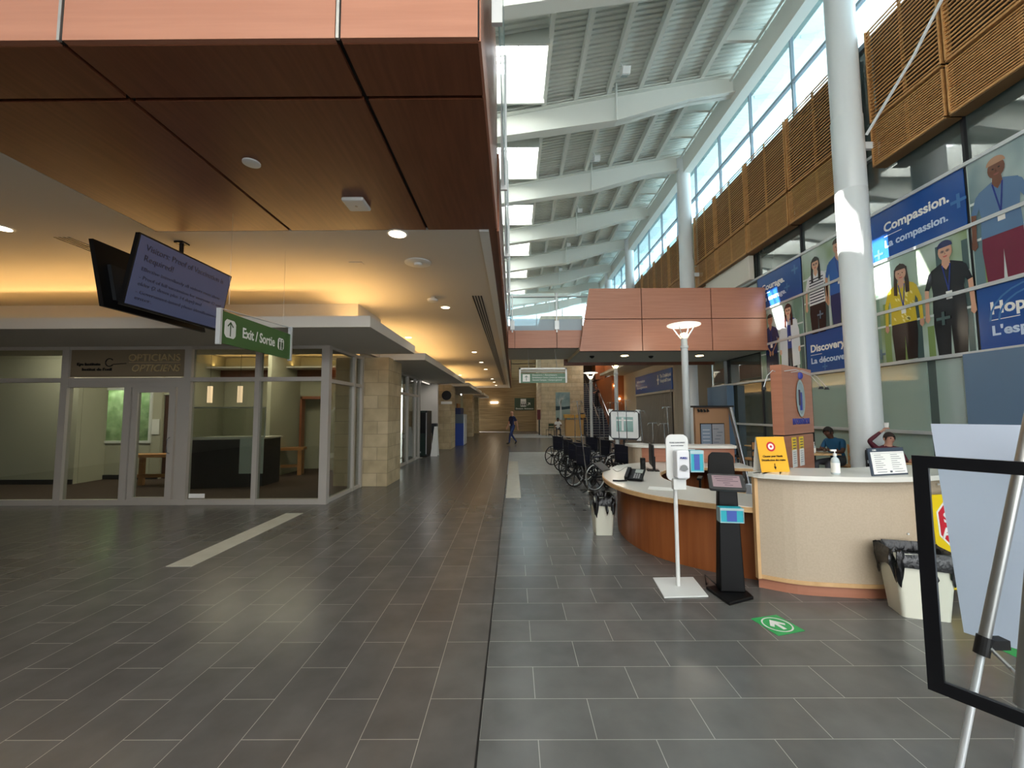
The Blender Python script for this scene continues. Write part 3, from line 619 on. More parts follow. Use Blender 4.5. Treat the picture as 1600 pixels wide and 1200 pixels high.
# bridge ceiling lamps
for k, (px, py) in enumerate(((976, 556), (1093, 556))):
    p = at(px, py, 2, ZB-.005)
    tag(MB().cyl((p.x, p.y, ZB-.01), (p.x, p.y, ZB+.005), .12, n=20).build('downlight', LAMPON), f'{("left", "right")[k]} round downlight in the underside of the footbridge', 'light', 'downlights under the footbridge')
for k, (px, py) in enumerate(((925, 556.5), (1017, 556.5))):
    p = at(px, py, 2, ZB-.005); tag(MB().lathe([(.08, ZB), (.08, ZB-.04), (.03, ZB-.08)], (p.x, p.y, 0), 14).build('dome_camera', BLACK), f'{("left", "right")[k]} small black dome under the footbridge', 'camera', 'black domes under the footbridge')

# ================================================================ CEILING FITTINGS (left)
LOC = ['just beyond the wooden bulkhead', 'behind the round speaker plate', 'at the gap between the soffits', 'second in the row past the slot diffuser start']
dl = [(621, 365, .12, 'nearest ceiling downlight, half behind the wooden bulkhead edge'), (696, 480, .1, 'ceiling downlight left of the slot diffuser start'), (638, 527, .1, 'ceiling downlight over the gap between the first two soffits'),
      (741, 550, .1, 'first downlight of the far row'), (752, 566, .1, 'second downlight of the far row'), (759, 577, .1, 'third downlight of the far row'), (769, 592, .1, 'fourth downlight of the far row'), (772, 597, .1, 'fifth downlight of the far row'), (775, 602, .1, 'sixth downlight of the far row'),
      (719, 586, .1, 'downlight close to the second soffit gap'), (3, 356, .1, 'ceiling downlight above the left end of the storefront')]
for px, py, r, lab in dl:
    p = at(px, py, 2, ZC)
    t = thing('downlight', lab, 'light', (p.x, p.y, ZC), 'round corridor downlights')
    MB().lathe([(r+.015, ZC+.002), (r+.015, ZC-.006), (r-.01, ZC-.008)], (p.x, p.y, 0), 24).build('trim_ring', WHITE, t); MB().cyl((p.x, p.y, ZC-.009), (p.x, p.y, ZC-.012), r-.012, n=20).build('lens', LAMPW, t)
    if r > .05:
        l = bpy.data.lights.new('downlight_beam', 'SPOT'); l.energy = 14; l.spot_size = 1.7; l.color = (1, .86, .66); l.shadow_soft_size = .08
        o = bpy.data.objects.new('downlight_beam', l); C.objects.link(o); o.location = (p.x, p.y, ZC-.03)
p = at(653, 410, 2, ZC); t = thing('ceiling_speaker', 'large round white speaker plate on the grey ceiling', 'speaker', (p.x, p.y, ZC))
MB().lathe([(.2, ZC), (.2, ZC-.012), (.18, ZC-.02)], (p.x, p.y, 0), 32).build('plate', WHITE, t, smooth=True); MB().lathe([(.065, ZC-.02), (.06, ZC-.05), (.03, ZC-.055)], (p.x, p.y, 0), 20).build('cone', WHITE, t, smooth=True)
p = at(393, 254, 2, ZC); tag(MB().lathe([(.075, ZC), (.075, ZC-.012), (.06, ZC-.016)], (p.x, p.y, 0), 28).build('smoke_detector', WHITE, smooth=True), 'round white disc on the dark wooden bulkhead', 'detector')
p = at(557, 316, 2, ZC); t = thing('access_point', 'square white wireless box on the dark wooden bulkhead', 'access point', (p.x, p.y, ZC))
box(p.x-.12, p.x+.12, p.y-.13, p.y+.13, ZC-.045, ZC).build('housing', WHITE, t, bevel=.02); MB().cyl((p.x, p.y, ZC-.046), (p.x, p.y, ZC-.05), .015).build('led', ALU, t)
p = at(676, 464, 2, ZC); t = thing('access_point', 'small white oval unit on the ceiling beyond the speaker plate', 'access point', (p.x, p.y, ZC))
MB().lathe([(.11, ZC-.05), (.1, ZC-.09), (.05, ZC-.1)], (p.x, p.y, 0), 20).build('housing', WHITE, t, smooth=True); MB().cyl((p.x, p.y, ZC), (p.x, p.y, ZC-.05), .05).build('neck', GREYW, t)
p = at(557, 411, 2, ZC); tag(box(p.x-.1, p.x+.1, p.y-.05, p.y+.05, ZC-.01, ZC).build('ceiling_plate', CEIL), 'small pale rectangular plate on the ceiling left of the speaker plate', 'plate')
m = MB()
for k in range(4): m.box(-.80+k*.055, -.775+k*.055, 8.0, 34, ZC-.006, ZC-.001)
tag(m.build('slot_diffuser', BLACK), 'long black four-slot air diffuser in the corridor ceiling', 'air vent')
m = MB()
for k in range(4): m.box(-5.95+k*.06, -5.92+k*.06, 5.2, 7.6, ZC-.006, ZC-.001)
tag(m.build('slot_diffuser', BLACK), 'short slot air diffuser in the ceiling behind the televisions', 'air vent')

# ================================================================ TELEVISIONS
def tv(xb, xt, y0, y1, zb, zt, lab, face):
    t = thing('television', lab, 'television', ((xb+xt)/2, (y0+y1)/2, zb), 'back-to-back hanging televisions')
    def P(y, z, o): return (xb+(xt-xb)*(z-zb)/(zt-zb)+o*face, y, z)
    def slab(n, mt, ya, yb, za, zc, o0, o1):
        v = [P(y, z, o) for o in (o0, o1) for y, z in ((ya, za), (yb, za), (yb, zc), (ya, zc))]
        return MB().add(v, [(0, 1, 2, 3), (7, 6, 5, 4), (0, 4, 5, 1), (1, 5, 6, 2), (2, 6, 7, 3), (3, 7, 4, 0)]).build(n, mt, t)
    slab('casing', BLACK, y0, y1, zb, zt, -.05, 0)
    slab('back_cover', DARKM, y0+.12, y1-.12, zb+.1, zt-.25, -.09, -.05)
    slab('screen', pbr('tv_screen', (58, 62, 82), .2, emit=.07, ecol=(130, 140, 190)), y0+.02, y1-.02, zb+.02, zt-.02, .0, .004)
    return t, P
t1, P1 = tv(-4.28, -4.13, 4.45, 5.95, 2.89, 3.70, 'hanging television facing the camera with dark lines of text', 1)
t2, P2 = tv(-4.53, -4.70, 4.45, 5.95, 2.87, 3.63, 'hanging television turned away, showing its black back with ports', -1)
TXT = pbr('screen_text', (28, 28, 46), .5)
pu = (Vector(P1(5, 3.70, 0))-Vector(P1(5, 2.89, 0))).normalized()
for s, y, z, h, w in (('Visitors: Proof of Vaccination is', 4.56, 3.54, .10, 1.25), ('Required!', 4.56, 3.42, .10, .40), ('Effective immediately all visitors must show', 4.56, 3.31, .06, 1.25),
                      ('- Proof of full vaccination for everyone 12 and', 4.56, 3.215, .06, 1.3), ('older (2 doses plus 14 days) and', 4.56, 3.14, .06, .95), ('- Government-issued photo identification to', 4.56, 3.05, .06, 1.3), ('enter.', 4.56, 2.98, .06, .22)):
    o = Vector(P1(y, z, .005)); text(s, o, (0, 1, 0), pu, h, TXT, t1, width=w, ext=.001)
m = MB()
for k in range(5): m.box(-4.56, -4.50, 4.85, 4.9, 3.1+k*.06, 3.12+k*.06)
m.build('ports', ALU, t2)
mt = thing('television_mount', 'black ceiling bracket carrying the two televisions', 'bracket', (-4.42, 5.3, 3.98))
MB().cyl((-4.44, 5.4, 3.98), (-4.44, 5.4, 3.2), .025).build('pole', BLACK, mt); box(-4.5, -4.38, 5.34, 5.46, 3.96, 3.98).build('ceiling_plate', BLACK, mt); box(-4.53, -4.28, 4.9, 5.6, 3.22, 3.3).build('cross_arm', BLACK, mt)

# ================================================================ HANGING SIGNS
def arrow_up(m, c, rt, up_, s, w, lay, k=0):
    c, rt, up_ = Vector(c), Vector(rt), Vector(up_)
    def q(pts): m.poly([c+rt*a*s+up_*b*s for a, b in pts], k)
    q([(-w, -1), (w, -1), (w, .75), (-w, .75)]); q([(0, 1), (-.62, .35), (-.62+w*1.6, .35-w*1.2), (0, 1-2.6*w)]); q([(0, 1), (0, 1-2.6*w), (.62-w*1.6, .35-w*1.2), (.62, .35)])
t = thing('exit_sign', 'green hanging Exit / Sortie sign beside the televisions', 'sign', (-3.2, 5.15, 2.46))
box(-3.22, -3.2, 4.47, 5.88, 2.46, 2.82).build('panel', GREEN, t)
MB().box(-3.235, -3.185, 5.88, 5.91, 2.44, 2.93).box(-3.235, -3.185, 4.44, 4.47, 2.44, 2.84).tube([(-3.21, 4.47, 2.84), (-3.21, 5.9, 2.92)], .008).build('frame', ALUW, t)
MB().tube([(-3.21, 5.7, 2.92), (-3.21, 5.7, ZC)], .0015).build('wire', ALU, t); MB().tube([(-3.21, 4.6, 2.92), (-3.21, 4.6, ZC)], .0015).build('wire', ALU, t)
text('Exit / Sortie', (-3.199, 4.83, 2.585), (0, 1, 0), (0, 0, 1), .17, SIGNW, t, width=.66, bold=.02, ext=.001)
m = MB()
for y, w in ((4.62, .11), (5.64, .085)):
    m.prism([(y+w*math.cos(a)*1.0, 2.64+w*1.1*math.sin(a)) for a in [math.radians(45+90*k+dq) for k in range(4) for dq in (-14, 0, 12)]], -3.1995, -3.197, M=Matrix(((0, 0, 1, 0), (1, 0, 0, 0), (0, 1, 0, 0), (0, 0, 0, 1))))
m.build('pictogram_field', SIGNW, t)
m = MB(); arrow_up(m, (-3.195, 4.62, 2.64), (0, 1, 0), (0, 0, 1), .085, .1, 0)
for dy in (-.03, .03):
    m.box(-3.197, -3.194, 5.64+dy-.017, 5.64+dy+.017, 2.60, 2.67); m.box(-3.197, -3.194, 5.64+dy-.012, 5.64+dy+.012, 2.565, 2.6); m.ball((-3.195, 5.64+dy, 2.69), (.002, .012, .012))
m.build('pictogram', pbr('green_ink', (44, 78, 38), .5), t)
# far green hanging sign
a = at(811, 575, 1, 12.6); b = at(886, 598, 1, 12.6)
t = thing('direction_sign', 'pale green hanging direction sign under the footbridge', 'sign', ((a.x+b.x)/2, 12.6, b.z))
box(a.x+.05, b.x-.05, 12.6, 12.63, b.z, a.z-.17).build('panel', GREENP, t)
box(a.x+.05, b.x-.05, 12.59, 12.63, a.z-.14, a.z-.07).build('header_strip', pbr('sign_beige', (160, 160, 148), .5), t)
MB().box(a.x, a.x+.05, 12.57, 12.65, b.z, a.z).box(b.x-.05, b.x, 12.57, 12.65, b.z, a.z).box(a.x, b.x, 12.57, 12.65, a.z-.05, a.z).build('frame', SIGNW, t)
MB().tube([(a.x+.3, 12.61, a.z), (a.x+.3, 13.2, 3.71)], .008).build('wire', ALU, t); MB().tube([(b.x-.3, 12.61, a.z), (b.x-.3, 13.2, 3.71)], .008).build('wire', ALU, t)
for i, s in enumerate(('Elevators / Ascenseurs', 'Rehabilitation Centre / Centre de readaptation', 'General Campus / Campus general')): text(s, (a.x+.4, 12.599, a.z-.24-.075*i), (1, 0, 0), (0, 0, 1), .062, SIGNW, t, width=(.75, 1.05, .9)[i])
m = MB().box(a.x+.11, a.x+.33, 12.595, 12.599, b.z+.04, b.z+.26); m.build('pictogram_field', SIGNW, t); m = MB(); arrow_up(m, (a.x+.22, 12.59, b.z+.15), (1, 0, 0), (0, 0, 1), .08, .12, 0); m.build('pictogram', GREENP, t)
# elevator sign on the end wall
a = at(804, 622, 1, 37.9); b = at(835, 641, 1, 37.9)
t = thing('elevator_sign', 'green elevators sign with white symbol on the end stone wall', 'sign', ((a.x+b.x)/2, 37.95, b.z))
box(a.x, b.x, 37.9, 37.98, b.z, a.z).build('panel', pbr('dark_sign_green', (66, 84, 66), .5), t)
cx = (a.x+b.x)/2; box(cx-.35, cx+.15, 37.88, 37.9, b.z+.33, a.z-.08).build('pictogram_field', SIGNW, t)
m = MB()
for dx in (-.26, -.1, .06): m.box(cx+dx-.05, cx+dx+.04, 37.87, 37.88, b.z+.4, b.z+.62)
m.box(cx-.3, cx+.1, 37.87, 37.875, b.z+.72, b.z+.76); m.build('pictogram', BLACK, t)
m = MB(); m.tube([(cx+.28, 37.88, b.z+.45), (cx+.5, 37.88, b.z+.67)], .03, 6); m.tube([(cx+.32, 37.88, b.z+.67), (cx+.5, 37.88, b.z+.67), (cx+.5, 37.88, b.z+.48)], .03, 6); m.build('arrow', SIGNW, t)
text('Elevators  Ascenseurs', (a.x+.1, 37.9, b.z+.1), (1, 0, 0), (0, 0, 1), .18, SIGNW, t, width=b.x-a.x-.2, bold=.02)
# tree painting
a = at(868, 613, 1, 30.95); b = at(891, 656, 1, 30.95)
t = thing('tree_painting', 'tall pale blue painting of a white tree on the limestone wall', 'painting', ((a.x+b.x)/2, 30.97, b.z))
w, h = b.x-a.x, a.z-b.z
def PP(u, v, k): return (a.x+u*w, 30.94-.004*k, b.z+v*h)
box(a.x, b.x, 30.94, 30.99, b.z, a.z).build('canvas', noisy('canvas_sky', (150, 176, 180), (120, 150, 156), (2, 2, 2), .7), t)
m = MB(); m.poly([PP(0, 0, 1), PP(1, 0, 1), PP(1, .42, 1), PP(.5, .38, 1), PP(0, .36, 1)], 0); m.poly([PP(0, .34, 2), PP(1, .4, 2), PP(1, .5, 2), PP(.6, .47, 2), PP(0, .5, 2)], 1)
m.poly([PP(.27, 0, 3), PP(.43, 0, 3), PP(.39, .6, 3), PP(.31, .6, 3)], 2)
for s in range(11):
    ang = -1.2+s*.24; x0, y0 = .35, .5+.02*s; L_ = .38+.06*(s % 3); x1, y1 = x0+math.sin(ang)*L_*1.0, y0+math.cos(ang)*L_*.75
    m.poly([PP(x0-.03, y0, 3), PP(x0+.03, y0, 3), PP(.02+min(.98, max(.02, x1)), min(.97, y1), 3)], 2)
m.build('painted_tree', [pbr('paint_snow', (158, 178, 172), .7), pbr('paint_bush', (50, 74, 82), .7), pbr('paint_white', (206, 214, 212), .7)], t)

# ================================================================ POSTERS ON THE RIGHT WALL
XP = XW-.05
def U(px, py): p = at(px, py, 0, XW-.02); return (p.y, p.z)
class Flat:
    "thin printed shapes on a plane x = const; u is y, v is z"
    def __init__(s): s.m = MB(); s.k = 0; s.mats = []
    def mi(s, mt):
        if mt not in s.mats: s.mats.append(mt)
        return s.mats.index(mt)
    def poly(s, pts, mt, lay): s.m.poly([(XP-.003*lay, wy(y), wz(z)) for y, z in pts], s.mi(mt))
    def rect(s, y0, y1, z0, z1, mt, lay=1): s.poly([(y0, z0), (y1, z0), (y1, z1), (y0, z1)], mt, lay)
    def ell(s, y, z, a, b, mt, lay, n=18, t0=0, t1=360): s.poly([(y+a*math.cos(math.radians(t0+(t1-t0)*i/n)), z+b*math.sin(math.radians(t0+(t1-t0)*i/n))) for i in range(n)], mt, lay)
    def plus(s, y, z, r, mt, lay):
        w = r*.22; s.rect(y-w, y+w, z-r, z+r, mt, lay); s.rect(y-r, y+r, z-w, z+w, mt, lay+.4)
    def done(s, name, parent): return s.m.build(name, s.mats, parent)
def poster(name, lab, y0, y1, z0, z1, base):
    t = thing(name, lab, 'poster', (XP, wy((y0+y1)/2), wz(z0)), 'printed posters on the glazed right wall')
    box(XP, XP+.012, wy(y0), wy(y1), wz(z0), wz(z1)).build('sheet', base, t); return t
g_ = .035
def col(c, n=[0], r=.25):
    return pbr('print_%d_%d_%d' % c, c, r)
PHB = [col((176, 196, 190)), col((120, 148, 132)), col((70, 92, 92)), col((206, 216, 214)), col((126, 150, 90)), col((92, 116, 112))]
def backdrop(f, y0, y1, z0, z1, seed):
    rnd = random.Random(seed); n = 9; w = (y1-y0)/n
    f.rect(y0, y1, z0, z1, noisy('photo_backdrop_%d' % (seed % 3), (190, 206, 202), ((104, 138, 124), (96, 122, 130), (130, 152, 112))[seed % 3], (1, 1.1, .8), .25, 2), 1)
    for i in range(n):
        a = y0+i*w; f.rect(a, a+w*rnd.uniform(.3, .95), z0, z0+(z1-z0)*rnd.uniform(.25, .95), PHB[rnd.randrange(1, 6)], 1.5+.02*i)
    for i in range(2): f.rect(y0, y1, z0+(z1-z0)*(.35+.3*i), z0+(z1-z0)*(.37+.3*i), PHB[3], 1.8)
def figure(f, y, z1, h, skin, hair, top, pants, long=False, sleeves='short', cap=None, badge=True, coat=None, glasses=False, crossed=False, stripe=None, pattern=None, flip=1, zcut=None):
    "printed portrait: y centre, z1 crown, h height of visible figure"
    u = h/7.2; k = flip
    SK, HR, TP, PT = col(skin), col(hair), col(top), col(pants)
    def P(pts, mt, lay): f.poly([(y-k*a*u, z1-b*u) for a, b in pts], mt, lay)     # a to the right in the picture, b down
    bot = 7.2
    P([(-.95, 4.1), (.95, 4.1), (1.0, 5.2), (.85, bot), (.1, bot), (.02, 5.4), (-.08, bot), (-.85, bot), (-1.0, 5.2)], PT, 3)
    if coat:
        P([(-1.05, 1.75), (1.05, 1.75), (1.3, 4), (1.35, 6.2), (.35, 6.3), (.25, 2.2), (-.25, 2.2), (-.35, 6.3), (-1.35, 6.2), (-1.3, 4)], col(coat), 4.4)
    P([(-.3, 1.45), (.3, 1.45), (.95, 1.75), (1.05, 2.1), (.92, 3.2), (1.0, 4.5), (-1.0, 4.5), (-.92, 3.2), (-1.05, 2.1), (-.95, 1.75)], TP, 4)
    if stripe:
        for i in range(9): P([(-.9, 2.05+i*.27), (.9, 2.05+i*.27), (.9, 2.16+i*.27), (-.9, 2.16+i*.27)], col(stripe), 4.2)
    if pattern:
        rnd = random.Random(3)
        for i in range(26):
            a, b = rnd.uniform(-.8, .8), rnd.uniform(2, 4.3); P([(a, b), (a+.16, b+.1), (a+.2, b+.32), (a+.04, b+.2)], col(pattern), 4.2)
    for sgn in (-1, 1):
        slc = col(coat) if coat else TP
        e = (1.45, 3.3) if not crossed else (1.35, 3.2)
        P([(sgn*.9, 1.75), (sgn*1.12, 1.95), (sgn*1.42, 2.9), (sgn*1.15, 3.0), (sgn*.85, 2.4)], slc, 4.6)
        hand = (1.35, 4.6) if not crossed else (.2, 4.3)
        fm = slc if (sleeves == 'long' or coat) else SK
        P([(sgn*1.15, 2.95), (sgn*1.42, 2.88), (sgn*(hand[0]+.12), hand[1]-.1), (sgn*(hand[0]-.12), hand[1])], fm, 4.8)
        P([(sgn*(hand[0]+.13), hand[1]-.15), (sgn*(hand[0]+.16), hand[1]+.25), (sgn*hand[0], hand[1]+.45), (sgn*(hand[0]-.16), hand[1]+.25), (sgn*(hand[0]-.14), hand[1]-.1)], SK, 5)
    P([(-.2, 1.1), (.2, 1.1), (.26, 1.6), (0, 1.95), (-.26, 1.6)], SK, 4.9)
    if long: P([(-.5, .4), (0, .02), (.5, .4), (.62, 1.6), (.6, 2.3), (.3, 2.3), (.3, 1.2), (-.3, 1.2), (-.35, 2.4), (-.62, 2.3), (-.6, 1.6)], HR, 4.95)
    f.ell(y, z1-.78*u, .42*u, .55*u, SK, 5.2)
    f.ell(y, z1-.5*u, .46*u, .42*u, col(cap) if cap else HR, 5.4, t0=0, t1=190)
    for sgn in (-1, 1):
        f.ell(y-sgn*.15*u, z1-.76*u, .05*u, .035*u, col((30, 24, 22)), 5.6, 8)
        if glasses: f.ell(y-sgn*.16*u, z1-.76*u, .13*u, .1*u, col((150, 120, 110)), 5.5, 10)
    P([(-.15, 1.05), (.15, 1.05), (.08, 1.14), (-.08, 1.14)], col((190, 90, 84)) if skin[0] > 150 else col((140, 84, 78)), 5.6)
    P([(-.03, .78), (.05, .95), (-.06, .97)], col(tuple(int(c*.8) for c in skin)), 5.55)
    if badge:
        P([(-.28, 1.6), (-.2, 1.6), (.1, 3.3), (.02, 3.3)], col((40, 56, 130)), 5.1); P([(.28, 1.6), (.2, 1.6), (.02, 3.3), (.1, 3.3)], col((40, 56, 130)), 5.15)
        P([(-.12, 3.3), (.24, 3.3), (.24, 3.8), (-.12, 3.8)], col((232, 232, 228)), 5.3)
def words(t, a, b, y, z1, s1, z2, s2, w1=None, w2=None):
    "heading and French line with the rule between"
    y, z1, z2, s1, s2, w1, w2 = wy(y), wz(z1), wz(z2), s1*WK, s2*WK, w1*WK, w2*WK
    text(a, (XP-.001, y, z1), (0, -1, 0), (0, 0, 1), s1, SIGNW, t, width=w1, bold=.03, ext=.001)
    text(b, (XP-.001, y, z2), (0, -1, 0), (0, 0, 1), s2, pbr('pale_letters', (196, 214, 236), .5), t, width=w2, bold=.03, ext=.001)
    box(XP-.003, XP, y-.4, y, (z1+z2+s2*.7)/2-.008, (z1+z2+s2*.7)/2+.004).build('rule', SIGNW, t)
R3, R2, R1 = (5.3, 6.55), (4.05, 5.3), (2.8, 4.05)
# compassion
t = poster('compassion_poster', 'blue poster reading Compassion. La compassion.', 7.95+.03, 10.3, R3[0]+g_, R3[1]-g_, BLUE)
words(t, 'Compassion.', 'La compassion.', 9.78, 5.98, .3, 5.60, .24, 1.5, 1.45)
f = Flat(); f.plus(8.1, 5.9, .15, BLUE2, 2); f.plus(9.95, 5.5, .12, BLUE2, 2); f.done('plus_marks', t)
t = poster('hope_poster', "blue poster reading Hope. L'espoir. at the right edge", 5.6, 7.92, R1[0]+g_, R1[1]-g_, BLUE)
words(t, 'Hope.', "L'espoir.", 7.72, 3.48, .32, 3.08, .25, .75, .95)
f = Flat()
for r_c in (.62, .5): 
    for i in range(12):
        a0, a1 = PI*i/12, PI*(i+1)/12; f.poly([(7.0+q*math.cos(a)*1.2, 3.35+q*math.sin(a)) for q, a in ((r_c, a0), (r_c, a1), (r_c-.03, a1), (r_c-.03, a0))], BLUE2, 1.5)
f.plus(5.9, 3.0, .12, BLUE2, 2); f.done('plus_marks', t)
t = poster('headscarf_poster', 'photo poster of a person in blue scrubs, beige headwrap and maroon trousers', 5.6, 7.92, R2[0]+g_, R3[1]-g_, PHB[0])
f = Flat(); backdrop(f, 5.62, 7.9, R2[0]+g_, R3[1]-g_, 4); figure(f, 7.42, 6.42, 2.33*1.02, (112, 74, 58), (40, 28, 24), (92, 122, 158), (112, 34, 58), cap=(176, 136, 108)); f.done('photo_print', t)
t = poster('colleagues_poster', 'photo poster of a person in a yellow blouse beside one in black scrubs', 7.98, 10.3, R1[0]+g_, R2[1]-g_, PHB[0])
f = Flat(); backdrop(f, 8.0, 10.28, R1[0]+g_, R2[1]-g_, 8)
figure(f, 9.42, 5.1, 2.25, (196, 150, 126), (60, 44, 36), (206, 180, 52), (26, 24, 28), long=True, sleeves='long', pattern=(236, 222, 140))
figure(f, 8.42, 5.24, 2.4, (206, 158, 132), (36, 30, 32), (28, 30, 36), (18, 18, 22), cap=(34, 42, 84), glasses=True)
f.plus(8.55, 3.6, .14, col((70, 90, 90)), 6); f.plus(10.05, 3.05, .12, col((100, 124, 140)), 6); f.done('photo_print', t)
t = poster('courage_poster', 'blue poster reading Courage. Le courage.', 12.68, 14.95, R3[0]+g_, R3[1]-g_, BLUE)
words(t, 'Courage.', 'Le courage.', 14.72, 5.98, .3, 5.58, .24, 1.25, 1.3)
f = Flat(); f.plus(12.95, 6.2, .15, BLUE2, 2); f.plus(13.35, 5.75, .13, BLUE2, 2); f.done('plus_marks', t)
t = poster('discovery_poster', 'blue poster reading Discovery. La découverte.', 10.4, 12.62, R1[0]+g_, R1[1]-g_, BLUE)
words(t, 'Discovery.', 'La découverte.', 12.45, 3.45, .3, 3.1, .24, 1.35, 1.65)
f = Flat(); f.plus(11.9, 2.97, .1, BLUE2, 2); f.plus(10.7, 3.8, .12, BLUE2, 2); f.done('plus_marks', t)
t = poster('stripes_poster', 'photo poster of a person in a striped top beside one in blue scrubs', 10.4, 12.62, R2[0]+g_, R3[1]-g_, PHB[0])
f = Flat(); backdrop(f, 10.42, 12.6, R2[0]+g_, R3[1]-g_, 5)
figure(f, 12.05, 6.28, 2.3, (214, 168, 140), (40, 30, 28), (222, 222, 226), (34, 24, 28), long=True, stripe=(40, 42, 60), glasses=True, badge=False)
figure(f, 11.2, 6.5, 2.5, (198, 150, 122), (70, 56, 44), (42, 92, 168), (36, 48, 92)); f.plus(11.95, 4.5, .12, col((90, 104, 120)), 6); f.done('photo_print', t)
t = poster('white_coat_poster', 'photo poster of a person in navy scrubs beside one in a white coat', 12.68, 14.95, R1[0]+g_, R2[1]-g_, PHB[0])
f = Flat(); backdrop(f, 12.7, 14.93, R1[0]+g_, R2[1]-g_, 9)
figure(f, 14.3, 5.1, 2.3, (176, 130, 104), (50, 38, 32), (26, 38, 84), (24, 30, 60), crossed=True)
figure(f, 13.35, 5.22, 2.4, (222, 178, 152), (66, 36, 30), (44, 72, 150), (40, 44, 60), long=True, coat=(222, 230, 238), glasses=True); f.done('photo_print', t)
# banner over the grille
t = thing('hospital_banner', 'blue hospital banner over the rolling grille beyond the bridge', 'banner', (7.55, 22.5, 2.9))
box(7.53, 7.59, 19.65, 25.5, 2.76, 3.8).build('sheet', BLUE, t)
text('The Ottawa', (7.53, 21.2, 3.42), (0, -1, 0), (0, 0, 1), .26, SIGNW, t, width=1.0); text('Hospital', (7.53, 21.2, 3.18), (0, -1, 0), (0, 0, 1), .26, SIGNW, t, width=.8)
text("L'Hôpital", (7.53, 20.45, 3.42), (0, -1, 0), (0, 0, 1), .24, SIGNW, t, width=.7); text("d'Ottawa", (7.53, 20.45, 3.18), (0, -1, 0), (0, 0, 1), .24, SIGNW, t, width=.7)
text('Information', (7.53, 25.2, 3.4), (0, -1, 0), (0, 0, 1), .24, SIGNW, t, width=1.5); text('Renseignements', (7.53, 25.2, 3.05), (0, -1, 0), (0, 0, 1), .2, SIGNW, t, width=1.9)
m = MB().box(7.522, 7.528, 21.45, 21.55, 3.1, 3.6).box(7.52, 7.526, 21.36, 21.64, 3.3, 3.4); m.build('cross_mark', SIGNW, t)
t = thing('rolling_grille', 'closed metal rolling grille under the blue banner', 'grille', (7.55, 22.5, 0))
m = MB()
for k in range(44): m.cyl((7.54, 19.8+k*.13, 0), (7.54, 19.8+k*.13, 2.64), .02, n=6)
m.build('bars', pbr('grille_metal', (150, 144, 134), .5, .5), t); box(7.575, 7.59, 19.7, 25.5, 0, 2.64).build('shutter_dark', pbr('shop_dark', (64, 60, 54), .8), t); box(7.45, 7.59, 19.65, 25.5, 2.64, 2.74).build('head_box', pbr('beige_metal', (180, 172, 156), .5), t)

# ================================================================ STAIRS
m = MB(); N = 25
for k in range(N):
    y = 28.4+k*.28; m.box(5.0, 6.75, y, y+7.2-k*.0, k*.165, (k+1)*.165, 0) if False else m.box(5.0, 6.75, y, y+.3, 0, (k+1)*.165, 0)
    m.box(5.0, 6.75, y-.01, y+.03, (k+1)*.165-.02, (k+1)*.165+.004, 1)
st(m.build('stairs', [pbr('stair_tread', (52, 56, 70), .7), pbr('stair_nosing', (150, 148, 146), .5)]), 'straight dark staircase rising to the upper floor')
st(MB().box(6.75, 7.6, 28.4, 36, 0, 4.2).box(6.1, 6.74, 30.5, 30.6, 4.1, 6).build('wall_stair', WOODD), 'orange wooden wall beside the staircase')
st(MB().box(3.5, 8, 35.4, 35.5, 4.1, 8).box(5.27, 8, 35.4, 35.6, 0, 4.1).build('wall_stair_top', pbr('stair_top_dark', (70, 58, 46), .8)))
st(box(6.75, 8, 27.9, 38, 4.36, 7.5).build('wall_stair_upper', WOODD))
for i, x in enumerate((5.05, 5.9, 6.68)):
    t = thing('stair_handrail', ('left', 'middle', 'right')[i]+' metal handrail of the staircase', 'handrail', (x, 28.4, 0), 'staircase handrails')
    MB().tube([(x, 28.2, .95), (x, 28.4, 1.05), (x, 35.1, 5.0)], .025, 8).build('rail', STEEL, t, smooth=True)
    for k in range(6): y = 28.5+k*1.25; MB().cyl((x, y, (y-28.4)/.28*.165+.1), (x, y, (y-28.4)/.28*.165+1.05), .015, n=6).build('post', STEEL, t)
area('stair_light', (5.9, 31, 5.8), 1, 3, (0, 0, 0), 40, (1, .92, .8))
for k, (y, z) in enumerate(((28.3, 3.5), (28.3, 2.6))):
    tag(MB().ball((6.95+.3*k, y, z), .07).build('wall_lamp', LAMPON), ('upper', 'lower')[k]+' small round lamp on the orange wooden wall', 'lamp', 'small wall lamps by the stairs')

# ================================================================ LAMP POSTS
def lamp_post(x, y, lab):
    t = thing('lamp_post', lab, 'lamp post', (0, 0, 0), 'white uplighter lamp posts')
    MB().lathe([(.2, 0), (.2, .03), (.12, .06), (.1, .12)], n=24).build('base', COLM, t, smooth=True)
    MB().lathe([(.085, .1), (.085, 3.35), (.1, 3.36), (.1, 3.42), (.08, 3.43), (.08, 3.62), (.02, 3.64)], n=20).build('pole', COLM, t, smooth=True)
    m = MB()
    for k in range(4):
        a = PI/4+k*PI/2; m.tube([(0, 0, 3.5), (.13*math.cos(a), .13*math.sin(a), 3.68), (.3*math.cos(a), .3*math.sin(a), 3.93)], .014, 6)
    m.build('arms', COLM, t); MB().lathe([(.4, 3.95), (.42, 3.96), (.42, 3.985), (.36, 4.0), (.05, 4.0)], n=32).build('reflector_disc', pbr('disc_glow', (240, 238, 228), .4, emit=.5), t, smooth=True)
    MB().lathe([(.05, 3.64), (.09, 3.7), (.09, 3.74), (.03, 3.76)], n=16).build('lamp_head', LAMPON, t)
    l = bpy.data.lights.new('post_light', 'POINT'); l.energy = 30; l.color = (1, .9, .72); l.shadow_soft_size = .08
    o = bpy.data.objects.new('post_light', l); C.objects.link(o); o.location = (x, y, 3.84)
    t.location = (x, y, 0)
